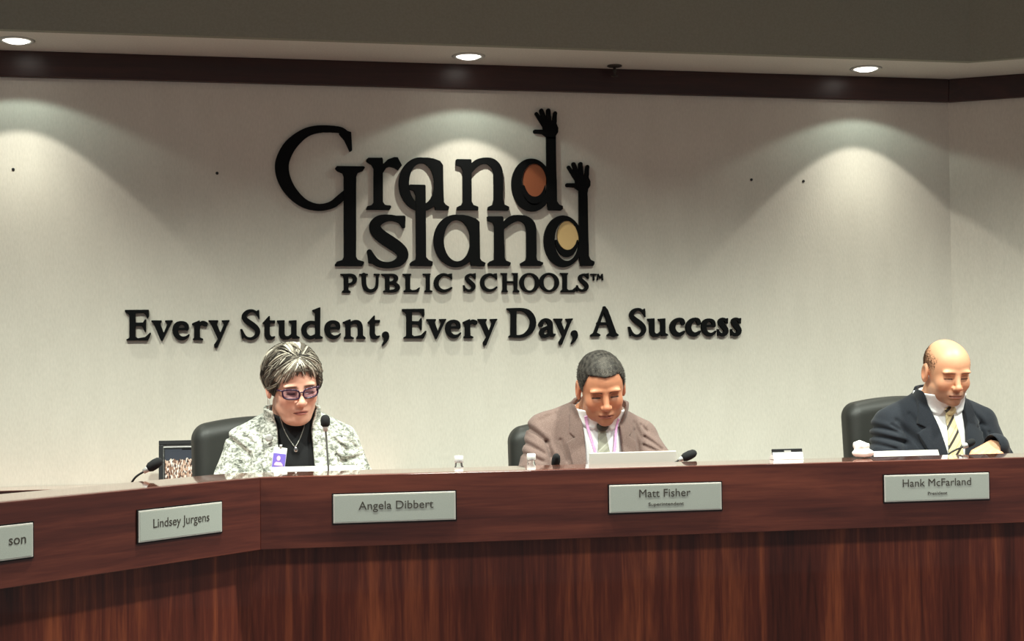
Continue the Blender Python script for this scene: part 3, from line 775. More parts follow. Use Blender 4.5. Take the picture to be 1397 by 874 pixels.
# ------------------------------------------------------------------ microphones
def mic(base, pts, head_a, head_b, label, ring=True, r_=0.0135):
    t = tag(empty('gooseneck_microphone', base), label, 'microphone', 'gooseneck microphones on the desk')
    B = Vector(base)
    bm = bmesh.new(); b_lathe(bm, [(0.030, 0.0), (0.032, 0.004), (0.030, 0.012), (0.012, 0.016), (0.006, 0.022)], 24)
    finish('base', bm, M['black'], t, smooth=True)
    P = catmull([(0, 0, 0.016)] + [Vector(p) - B for p in pts] + [Vector(head_a) - B], 8)
    bm = bmesh.new(); b_tube(bm, [tuple(p) for p in P], 0.0028, 10)
    finish('gooseneck', bm, M['black'] if ring != 'gray' else M['gray_metal'], t, smooth=True)
    a, b = Vector(head_a) - B, Vector(head_b) - B
    d = (b - a); ln = d.length
    Q = Matrix.Translation(a) @ d.to_track_quat('Z', 'Y').to_matrix().to_4x4()
    bm = bmesh.new()
    b_lathe(bm, [(0.002, 0.0), (r_ * 0.62, 0.001), (r_ * 0.95, ln * 0.2), (r_, ln * 0.55), (r_ * 0.85, ln * 0.82), (r_ * 0.5, ln * 0.96), (0.002, ln)], 20, Q)
    finish('foam_windscreen', bm, M['foam'], t, smooth=True)
    bm = bmesh.new()
    b_lathe(bm, [(0.0035, -0.012), (0.006, -0.012), (0.0075, -0.002), (0.0085, 0.005), (0.0035, 0.006)], 18, Q)
    finish('collar_ring', bm, M['silver'], t, smooth=True)
    return t
M['gray_metal'] = mat('gray_metal', lin(120, 122, 116), 0.4, 0.5)
def rs(p, Y):
    """the same line of sight carried to another distance along it"""
    k = Y / p[1]
    return (p[0] * k, Y, 1.25 + (p[2] - 1.25) * k)
mic((0.318, 4.04, 0.786), [(0.316, 4.04, 0.86), (0.314, 4.045, 0.952), (0.310, 4.05, 1.03)], (0.3065, 4.05, 1.078), (0.3065, 4.052, 1.112),
    'upright gooseneck microphone in front of the seated woman', 'gray')
mic((1.235, 4.05, 0.786), [(1.245, 4.05, 0.86), (1.285, 4.05, 0.94), (1.309, 4.05, 0.958)], (1.328, 4.05, 0.967), (1.372, 4.05, 0.986),
    'black foam microphone leaning right, beside the silver laptop of the middle man')
mic((0.945, 4.10, 0.786), [(0.952, 4.10, 0.86), (0.956, 4.08, 0.925)], (0.955, 4.06, 0.952), (0.954, 4.035, 0.990),
    'small black foam microphone between the water bottle and the brown jacket', True, 0.0125)
a_, b_, c_ = rs((-0.208, 4.05, 0.942), 3.86), rs((-0.168, 4.05, 0.975), 3.86), rs((-0.130, 4.05, 1.000), 3.86)
mic((-0.235, 3.87, 0.786), [(-0.225, 3.87, 0.87), a_], b_, c_, 'black foam microphone at the empty left place, beside the framed photo')
mic((2.075, 4.06, 0.786), [(2.09, 4.055, 0.87), (2.156, 4.05, 0.955)], (2.221, 4.05, 0.986), (2.250, 4.05, 1.000),
    'slim black microphone slanting right in front of the bald man and his tie', True, 0.011)

# ------------------------------------------------------------------ laptops
def laptop(cx, cy, rz, width, depth, open_deg, label):
    t = tag(empty('laptop', (cx, cy, 0.786), rz), label, 'laptop', 'laptops open on the desk')
    hw = width / 2
    bm = bmesh.new(); b_box(bm, -hw, hw, 0, depth, 0.002, 0.014)
    finish('keyboard_base', bm, M['lid'], t, bevel=0.003)
    bm = bmesh.new()
    for r_ in range(5):
        for c in range(12):
            x = -hw + 0.02 + c * (width - 0.04) / 12
            b_box(bm, x, x + (width - 0.04) / 12 - 0.003, depth * 0.12 + r_ * 0.017, depth * 0.12 + r_ * 0.017 + 0.014, 0.014, 0.0155)
    finish('keys', bm, M['black'], t)
    RM = Matrix.Translation((0, 0.003, 0.014)) @ Matrix.Rotation(R(90 - open_deg), 4, 'X')
    bm = bmesh.new(); b_box(bm, -hw, hw, -0.006, 0.0, 0.0, depth, RM)
    l = finish('lid', bm, M['lid'], t, bevel=0.0025)
    bm = bmesh.new(); b_box(bm, -hw + 0.008, hw - 0.008, 0.0001, 0.001, 0.012, depth - 0.008, RM)
    finish('screen', bm, mat('laptop_screen', lin(24, 26, 30), 0.2), l)
laptop(1.185, 4.055, R(1.5), 0.262, 0.190, 92, 'pale silver laptop with raised lid in front of the man in brown')
laptop(0.282, 4.06, 0, 0.240, 0.190, 121, 'pale laptop lying low behind the ledge in front of the woman')
laptop(2.075, 4.06, 0, 0.215, 0.190, 119, 'pale flat laptop edge in front of the man in the dark suit')

# ------------------------------------------------------------------ bottles, tissue, desk display
def bottle(x, y, label, s=1.0):
    t = tag(empty('water_bottle', (x, y, 0.786)), label, 'bottle', 'small water bottles on the desk')
    h = 0.205 * s
    bm = bmesh.new()
    b_lathe(bm, [(0.006, 0.001), (0.026, 0.0), (0.030, 0.006), (0.030, 0.06), (0.028, 0.065), (0.030, 0.07), (0.030, 0.115), (0.027, 0.135), (0.018, 0.165), (0.0112, 0.176), (0.0112, h - 0.015)], 28)
    finish('bottle_body', bm, M['clear'], t, smooth=True)
    bm = bmesh.new()
    b_lathe(bm, [(0.0120, h - 0.019), (0.0128, h - 0.018), (0.0128, h - 0.003), (0.0110, h), (0.002, h)], 24)
    finish('cap', bm, M['white'], t, smooth=True)
    bm = bmesh.new()
    b_lathe(bm, [(0.0305, 0.075), (0.0308, 0.075), (0.0308, 0.110), (0.0305, 0.110)], 28)
    finish('paper_band', bm, M['paper'], t, smooth=True)
bottle(0.888, 4.07, 'clear water bottle with white cap beside the brown jacket sleeve')
bottle(0.680, 4.07, 'clear water bottle with white cap, alone between the woman and the middle man', 0.995)

def blob(p):
    d = ell(p, (0, 0, 0.010), (0.030, 0.026, 0.013))
    d = smin(d, ell(p, (-0.004, 0.002, 0.030), (0.023, 0.020, 0.014)), 0.008)
    return d + 0.005 * np.abs(rip(p, 150, 3)) - 0.002 + 0.002 * rip(p, 320, 5)
V, Fq = nets(blob, axis((-0.045, 0.045, 0.0018)), axis((-0.04, 0.04, 0.0018)), axis((-0.008, 0.055, 0.0018)))
V[:, 2] -= V[:, 2].min()
o = np_mesh('crumpled_tissue', V, Fq, M['paper'], loc=(1.818, 3.90, 0.9672))
tag(o, 'crumpled white tissue on the ledge in front of the right chair', 'tissue')

t = tag(empty('desk_display', (1.598, 3.93, 0.9672), R(0)), 'small dark desk display tilted on a pale foot, standing alone on the ledge', 'display')
bm = bmesh.new()
b_prism(bm, [(-0.020, 0.0), (0.018, 0.0), (0.014, 0.006), (-0.006, 0.020), (-0.012, 0.020)], -0.045, 0.045, Matrix.Rotation(R(90), 4, 'Z') @ Matrix.Rotation(R(90), 4, 'X'))
finish('foot', bm, M['white'], t, bevel=0.001)
bm = bmesh.new()
b_box(bm, -0.045, 0.045, -0.004, 0.004, 0.0, 0.017, Matrix.Translation((0, -0.009, 0.0125)) @ Matrix.Rotation(R(-14), 4, 'X'))
c = finish('display_body', bm, M['black'], t, bevel=0.0012)
bm = bmesh.new()
b_box(bm, -0.010, 0.010, -0.0048, -0.004, 0.005, 0.012, Matrix.Translation((0, -0.009, 0.0125)) @ Matrix.Rotation(R(-14), 4, 'X'))
finish('display_digits', bm, M['silver'], c)

# ------------------------------------------------------------------ framed photograph on the console
t = tag(empty('picture_frame', (-0.075, 5.462, 0.8205), R(0)), 'black framed group photo standing on the console beside the left chair', 'picture frame')
W2, H2 = 0.112, 0.160
TM = Matrix.Rotation(R(-8), 4, 'X')
bm = bmesh.new()
for x0, x1, z0, z1 in ((-W2, W2, H2 - 0.016, H2), (-W2, W2, 0, 0.016), (-W2, -W2 + 0.016, 0.016, H2 - 0.016), (W2 - 0.016, W2, 0.016, H2 - 0.016)):
    b_box(bm, x0, x1, -0.010, 0.006, z0, z1, TM)
finish('frame_border', bm, M['black'], t, bevel=0.002)
bm = bmesh.new(); b_box(bm, -W2 + 0.016, W2 - 0.016, -0.002, 0.004, 0.016, H2 - 0.016, TM)
finish('mount', bm, M['paper'], t)
bm = bmesh.new()
for x0, x1, z0, z1 in ((-W2 + 0.018, W2 - 0.018, H2 - 0.030, H2 - 0.025), (-W2 + 0.018, -W2 + 0.022, 0.016, H2 - 0.030)):
    b_box(bm, x0, x1, -0.0055, -0.002, z0, z1, TM)
finish('inner_lip', bm, M['black'], t)
def photo_mat():
    m = mat('group_photo', lin(52, 56, 66), 0.3)
    tc = N(m, 'ShaderNodeTexCoord')
    sx = N(m, 'ShaderNodeSeparateXYZ'); L(m, tc, 'Object', sx, 'Vector')
    mp = N(m, 'ShaderNodeMapping'); mp.inputs['Scale'].default_value = (1, 0.01, 0.42); L(m, tc, 'Object', mp, 'Vector')
    v = N(m, 'ShaderNodeTexVoronoi'); v.inputs['Scale'].default_value = 270; v.inputs['Randomness'].default_value = 0.8
    L(m, mp, 'Vector', v, 'Vector')
    s2 = N(m, 'ShaderNodeSeparateColor'); L(m, v, 'Color', s2, 'Color')
    rp = ramp(m, [(0.0, lin(40, 36, 40)), (0.3, lin(120, 84, 66)), (0.55, lin(200, 160, 136)), (0.8, lin(222, 205, 190)), (1.0, lin(236, 232, 228))])
    L(m, s2, 'Red', rp, 'Fac')
    n = N(m, 'ShaderNodeTexNoise'); n.inputs['Scale'].default_value = 55; L(m, mp, 'Vector', n, 'Vector')
    ad = N(m, 'ShaderNodeMath', operation='MULTIPLY_ADD'); ad.inputs[1].default_value = -0.05; L(m, n, 'Fac', ad, 0); L(m, sx, 'Z', ad, 2)
    ls = N(m, 'ShaderNodeMath', operation='LESS_THAN'); ls.inputs[1].default_value = 0.065; L(m, ad, 0, ls, 0)
    mx = N(m, 'ShaderNodeMix'); mx.data_type = 'RGBA'
    mx.inputs[6].default_value = lin(58, 62, 72)
    L(m, ls, 0, mx, 0); L(m, rp, 'Color', mx, 7)
    L(m, mx, 2, bsdf(m), 'Base Color')
    return m
bm = bmesh.new(); b_box(bm, -W2 + 0.022, W2 - 0.018, -0.0035, -0.0022, 0.016, H2 - 0.030, TM)
finish('photograph', bm, photo_mat(), t)
bm = bmesh.new(); b_box(bm, -0.03, 0.03, 0.0, 0.004, 0.0, 0.13, Matrix.Translation((0, 0.040, 0.002)) @ Matrix.Rotation(R(12), 4, 'X'))
finish('easel_back', bm, M['black'], t)

# ------------------------------------------------------------------ chairs
def padded(bm_name, f, X, Y, Z, material, parent):
    V, Fq = nets(f, X, Y, Z)
    return np_mesh(bm_name, V, Fq, material, parent)
def rbox(p, c, h, r_):
    q = np.abs(p - np.array(c, np.float32)) - (np.array(h, np.float32) - r_)
    return np.sqrt((np.maximum(q, 0) ** 2).sum(1)) + np.minimum(q.max(1), 0) - r_
def back_f(W, H):
    def f(p):
        q = p.copy()
        q[:, 1] = q[:, 1] - 0.35 * q[:, 0] ** 2 * -1 - 0.10 * (q[:, 2] - 0.5)
        q[:, 2] = q[:, 2] + 0.45 * q[:, 0] ** 2
        d = rbox(q, (0, 0, (0.46 + H) / 2), (W / 2, 0.055, (H - 0.46) / 2), 0.045)
        return d
    return f
def chair(x, y, rz, W, H, label):
    t = tag(empty('office_chair', (x, y, 0.0), rz), label, 'chair', 'black high backed swivel chairs behind the desk')
    padded('backrest', back_f(W, H), axis((-0.30, 0.30, 0.006)), axis((-0.12, 0.22, 0.006)), axis((0.40, H + 0.03, 0.006)), M['leather'], t)
    padded('seat', lambda p: rbox(p, (0, -0.27, 0.43), (0.24, 0.24, 0.045), 0.04) , axis((-0.26, 0.26, 0.008)), axis((-0.54, 0.0, 0.008)), axis((0.37, 0.49, 0.008)), M['leather'], t)
    for s in (-1, 1):
        bm = bmesh.new()
        b_tube(bm, [tuple(p) for p in catmull([(s * 0.22, -0.10, 0.40), (s * 0.275, -0.10, 0.45), (s * 0.275, -0.12, 0.60), (s * 0.275, -0.20, 0.635)], 6)], 0.014, 10)
        a = finish('armrest', bm, M['black'], t, smooth=True)
        bm = bmesh.new(); b_box(bm, s * 0.275 - 0.03, s * 0.275 + 0.03, -0.36, -0.10, 0.63, 0.66)
        finish('arm_pad', bm, M['leather'], a, bevel=0.012, seg=3)
    bm = bmesh.new(); b_lathe(bm, [(0.028, 0.10), (0.028, 0.26), (0.020, 0.265), (0.020, 0.385)], 20, Matrix.Translation((0, -0.26, 0)))
    finish('gas_column', bm, M['black'], t, smooth=True)
    bm = bmesh.new()
    for k in range(5):
        a = k * 2 * math.pi / 5 + 0.3
        b_tube(bm, [(0, -0.26, 0.115), (0.15 * math.cos(a), -0.26 + 0.15 * math.sin(a), 0.10), (0.27 * math.cos(a), -0.26 + 0.27 * math.sin(a), 0.075)], [0.024, 0.020, 0.014], 10)
    finish('star_base', bm, M['black'], t, smooth=True)
    for k in range(5):
        a = k * 2 * math.pi / 5 + 0.3
        cx, cy = 0.27 * math.cos(a), -0.26 + 0.27 * math.sin(a)
        bm = bmesh.new()
        for s in (-0.010, 0.010):
            b_lathe(bm, [(0.002, -0.008), (0.027, -0.007), (0.030, 0.0), (0.027, 0.007), (0.002, 0.008)], 18,
                    Matrix.Translation((cx, cy, 0.030)) @ Matrix.Rotation(a, 4, 'Z') @ Matrix.Rotation(R(90), 4, 'X') @ Matrix.Translation((0, 0, s)))
        b_tube(bm, [(cx, cy, 0.03), (cx, cy, 0.075)], 0.006, 8)
        finish('caster', bm, M['black'], t, smooth=True)
chair(0.185, 4.80, R(16), 0.49, 1.085, 'black leather chair behind the woman in the pale patterned jacket')
chair(1.225, 4.80, R(2), 0.50, 1.055, 'black leather chair behind the man in the brown jacket')
chair(2.430, 4.80, R(2), 0.50, 1.115, 'black leather chair behind the bald man in the dark suit')

# ------------------------------------------------------------------ people
def rotm(yaw, pitch, roll):
    return np.array((Matrix.Rotation(yaw, 3, 'Z') @ Matrix.Rotation(pitch, 3, 'X') @ Matrix.Rotation(roll, 3, 'Y')), np.float32)

class Person:
    def __init__(s, **k):
        s.__dict__.update(k)
        s.Rh = rotm(R(s.hyaw), R(s.hpitch), R(s.hroll))
        s.H0 = np.array(s.hpos, np.float32)
    def tohead(s, p): return ((p - s.H0) @ s.Rh) / s.hs
    def fromhead(s, q): return (np.asarray(q, np.float32) * s.hs) @ s.Rh.T + s.H0

    # ---- head in its own frame: face to -y, eyes at z=0, crown +0.112, chin -0.112
    def cranium(s, q): return smin(ell(q, (0, 0.014, 0.034), (0.074 * s.cw, 0.094, 0.079)), ell(q, (0, -0.030, 0.030), (0.064 * s.cw, 0.062, 0.064)), 0.03)
    def head(s, q):
        m = q.copy(); m[:, 0] = np.abs(m[:, 0])
        d = s.cranium(q)
        d = smin(d, ell(q, (0, -0.026, -0.030), (0.060 * s.fw, 0.062, 0.075)), 0.03)
        d = smin(d, ell(q, (0, -0.028, -0.070), (0.053 * s.jw, 0.056, 0.040)), 0.025)
        d = smin(d, ell(m, (0.028 * s.jw, -0.018, -0.066), (0.030, 0.042, 0.034)), 0.02)
        d = smin(d, ell(q, (0, -0.074, -0.096), (0.024, 0.017, 0.017)), 0.018)
        d = smin(d, ell(m, (0.036, -0.064, -0.030), (0.024, 0.022, 0.022 * s.cheek)), 0.022)
        if s.dbl: d = smin(d, ell(q, (0, -0.030, -0.104), (0.046, 0.046, 0.026)), 0.02)
        # brow, sockets, lids
        d = smin(d, ell(m, (0.026, -0.0815 - s.deep * 0.6, 0.0175), (0.027, 0.0125, 0.0085)), 0.010)
        d = smax(d, -ell(m, (0.0305, -0.100, -0.001), (0.020, 0.0165 + s.deep, 0.0135)), 0.010)
        d = smin(d, ell(m, (0.0315, -0.0705 + s.deep * 0.8, -0.003), (0.0150, 0.0135, 0.0125)), 0.004)
        d = smax(d, -cap(m, (0.019, -0.0855, -0.0075), (0.044, -0.079, -0.0085), 0.0012, 0.0010), 0.0016)
        # nose
        d = smin(d, cap(q, (0, -0.086, 0.012), (0, -0.1075, -0.034), 0.0075, 0.0100), 0.012)
        d = smin(d, ell(q, (0, -0.109, -0.0365), (0.0115 * s.nw, 0.011, 0.0095)), 0.008)
        d = smin(d, ell(m, (0.0125 * s.nw, -0.098, -0.040), (0.0075, 0.010, 0.0075)), 0.006)
        d = smax(d, -ell(m, (0.0065, -0.105, -0.0475), (0.0036, 0.005, 0.0032)), 0.003)
        # naso-labial fold, mouth
        d = smax(d, -cap(m, (0.018, -0.0975, -0.043), (0.031, -0.086, -0.068), 0.0022, 0.0016), 0.006)
        d = smin(d, ell(q, (0, -0.082, -0.066), (0.027, 0.013, 0.016)), 0.015)
        d = smin(d, ell(q, (0, -0.0925, -0.0655), (0.021, 0.0062, 0.0045)), 0.005)
        d = smin(d, ell(q, (0, -0.0915, -0.0755), (0.018, 0.0066, 0.0055)), 0.005)
        mc = -0.0703 - s.frown * 70 * m[:, 0] ** 2
        sl = np.maximum(np.abs(q[:, 2] - mc) - 0.0011, np.maximum(m[:, 0] - 0.025, q[:, 1] + 0.084))
        d = smax(d, -sl, 0.0025)
        d = smax(d, -ell(q, (0, -0.098, -0.0835), (0.016, 0.006, 0.004)), 0.006)
        # ears
        e = ell(m, (0.0775 * s.cw, 0.013, -0.008), (0.0100, 0.0225, 0.0355))
        e = smax(e, -ell(m, (0.0870 * s.cw, 0.011, -0.004), (0.0075, 0.0140, 0.0225)), 0.004)
        d = smin(d, e, 0.004)
        return d

    def torso(s, p, off):
        t = s.tilt
        d = ell(p, (0, s.lean * -0.02, 0.86), (0.155 * s.bw, 0.112, 0.235))
        d = smin(d, ell(p, (0, 0.035, 0.66), (0.150 * s.bw, 0.118 * s.belly, 0.20)), 0.05)
        m = p.copy(); m[:, 0] = np.abs(m[:, 0])
        m[:, 2] = m[:, 2] + t * p[:, 0]
        d = smin(d, cap(m, (0.02, 0.012, s.zn - 0.030), (s.sw + s.pad * 0.6, 0.0, s.zs + s.pad), 0.044, 0.047 - s.pad), 0.045)
        if s.bust: d = smin(d, ell(m, (0.075, -0.085, 0.865), (0.072, 0.060, 0.070)), 0.03)
        return d - off
    def arms(s, p, off):
        d = None
        for sg_, el, wr in ((-1, s.elL, s.wrL), (1, s.elR, s.wrR)):
            sh = (sg_ * s.sw, 0.0, s.zs - sg_ * s.tilt * s.sw - s.pad * 0.6)
            a = cap(p, sh, el, 0.046, 0.040)
            a = smin(a, cap(p, el, wr, 0.040, 0.022), 0.02)
            d = a if d is None else np.minimum(d, a)
        return d - off
    def neck(s, p):
        return cap(p, (0, 0.015, s.zn - 0.06), tuple(s.fromhead((0, 0.022, -0.070))), 0.056 * s.nk, 0.052 * s.nk)
    def core(s, p):
        """the clothed trunk and neck: everything under a jacket"""
        return smin(s.torso(p, 0.0), s.neck(p), 0.035) - 0.009 - (s.collar_off - 0.004) * np.clip((p[:, 2] - s.collar_z + 0.05) / 0.04, 0, 1)
    def hand_chain(s):
        out = []
        for wr, M3, side, curl in ((s.wrL, s.hmL, -1, s.cuL), (s.wrR, s.hmR, 1, s.cuR)):
            M3 = np.array(M3, np.float32)
            W = np.array(wr, np.float32)
            T_ = lambda v: tuple(np.array(v, np.float32) @ M3.T + W)
            for i, (x, ln) in enumerate(zip((-0.029, -0.0095, 0.0095, 0.028), (0.070, 0.079, 0.074, 0.058))):
                x = x * -side
                k = np.array((x, -0.088 + 0.006 * abs(i - 1.3), 0.0))
                out.append((T_((x * 0.55, 0.0, 0)), T_(k), 0.0145, 0.0115))
                pt, ang = k, curl * 0.55
                for f_, rr in ((0.46, 0.0098), (0.30, 0.0088), (0.24, 0.0078)):
                    q = pt + np.array((0, -math.cos(ang), -math.sin(ang))) * ln * f_
                    out.append((T_(pt), T_(q), rr, rr - 0.0008))
                    pt = q; ang += curl
            bx = -side * -0.032
            tb = np.array((bx * -1 * -1, -0.028, -0.004))
            t1 = tb + np.array((np.sign(bx) * 0.022, -0.024, -0.012)); t2 = t1 + np.array((np.sign(bx) * 0.002, -0.026, -0.008)); t3 = t2 + np.array((-np.sign(bx) * 0.008, -0.020, -0.002))
            out += [(T_((bx * 0.4, -0.008, 0)), T_(tb), 0.014, 0.0135), (T_(tb), T_(t1), 0.0130, 0.0112), (T_(t1), T_(t2), 0.0108, 0.0098), (T_(t2), T_(t3), 0.0098, 0.0080)]
        return out
    def body(s, p):
        d = smin(s.torso(p, 0.0), s.arms(p, 0.0) + 0.006, 0.03)
        d = smin(d, s.neck(p), 0.035)
        m = p.copy(); m[:, 0] = np.abs(m[:, 0])
        low = ell(p, (0, 0.055, 0.57), (0.165 * s.bw, 0.125, 0.10))
        low = smin(low, cap(m, (0.085, 0.03, 0.555), (0.105, -0.36, 0.555), 0.078, 0.056), 0.03)
        low = smin(low, cap(m, (0.105, -0.36, 0.55), (0.105, -0.38, 0.09), 0.052, 0.036), 0.02)
        low = smin(low, cap(m, (0.105, -0.37, 0.045), (0.112, -0.52, 0.032), 0.040, 0.030), 0.02)
        d = smin(d, low, 0.04)
        hm = p[:, 2] > s.H0[2] - 0.20
        if hm.any():
            q = s.tohead(p[hm])
            d[hm] = smin(d[hm], s.head(q) * s.hs, 0.010)
        ym = (p[:, 1] < -0.15) & (p[:, 2] > 0.72)
        if ym.any():
            pp = p[ym]; h = None
            for a, b, ra, rb in s.chain:
                c = cap(pp, a, b, ra, rb)
                h = c if h is None else smin(h, c, 0.005)
            d[ym] = smin(d[ym], h, 0.010)
        return d

    def skin_col(s, V):
        q = s.tohead(V.astype(np.float32))
        C = np.tile(np.array(lin(*s.skin)[:3]), (len(V), 1))
        ax = np.abs(q[:, 0])
        def mixc(rgb, wgt):
            nonlocal C
            wgt = np.clip(wgt, 0, 1)[:, None]
            C = C * (1 - wgt) + np.array(lin(*rgb)[:3]) * wgt
        hd = q[:, 2] > -0.13
        front = hd & (q[:, 1] < -0.02)
        g = lambda cx, cy, cz, r_: np.exp(-(((ax - cx) ** 2 + (q[:, 1] - cy) ** 2 + (q[:, 2] - cz) ** 2) / r_ ** 2))
        mixc(s.blush, 0.45 * g(0.040, -0.070, -0.034, 0.024) * front + 0.4 * g(0, -0.115, -0.038, 0.014) * front)
        mixc(s.blush, 0.5 * g(0.078, 0.015, -0.01, 0.03) * hd)
        if s.beard:
            b = np.clip((-0.046 - q[:, 2]) / 0.012, 0, 1) * np.clip((-q[:, 1] + 0.02) / 0.03, 0, 1) * (q[:, 2] > -0.14)
            mixc(s.beardc, s.beard * b)
        # lips
        lz = np.where(q[:, 2] > -0.0703, 0.0062, 0.0090)
        e = (ax / 0.0235) ** 2 + ((q[:, 2] + 0.0703) / lz) ** 2
        mixc(s.lip, np.clip((1.15 - e) / 0.3, 0, 1) * (q[:, 1] < -0.075) * s.lipw)
        mixc((70, 30, 28), np.clip((0.0016 - np.abs(q[:, 2] + 0.0703 + s.frown * 70 * ax ** 2)) / 0.0010, 0, 1) * (ax < 0.024) * (q[:, 1] < -0.078) * 0.8)
        # brows and lashes
        bz = s.browz - 6.0 * (ax - 0.030) ** 2 * (ax > 0.03) + s.browup * (ax - 0.030) * 0.2
        bw_ = np.clip((0.0046 - np.abs(q[:, 2] - bz)) / 0.0020, 0, 1) * np.clip((ax - 0.010) / 0.004, 0, 1) * np.clip((0.049 - ax) / 0.006, 0, 1)
        mixc(s.brow, bw_ * s.browst * (q[:, 1] < -0.055))
        lzz = -0.0078 + 2.0 * (ax - 0.031) ** 2
        mixc((38, 26, 24), np.clip((0.0027 - np.abs(q[:, 2] - lzz)) / 0.0012, 0, 1) * np.clip((ax - 0.015) / 0.003, 0, 1) * np.clip((0.047 - ax) / 0.003, 0, 1) * (q[:, 1] < -0.06) * s.lash)
        mixc(s.lid, np.clip(1 - ((ax - 0.031) / 0.017) ** 2 - ((q[:, 2] - 0.002) / 0.009) ** 2, 0, 1) * 0.55 * (q[:, 1] < -0.06))  # lid tint, darkened on the men to paint in eye socket shade
        if s.scalp is not None:
            side = np.clip((s.hairmask(q)) / 0.020, 0, 1)
            mixc(s.scalp, side * 0.42)
        return C
    def hairmask(s, q):
        return np.zeros(len(q))

def hairline(q, pts):
    ys = [a for a, b in pts]; zs = [b for a, b in pts]
    return np.interp(q[:, 1], ys, zs).astype(np.float32)

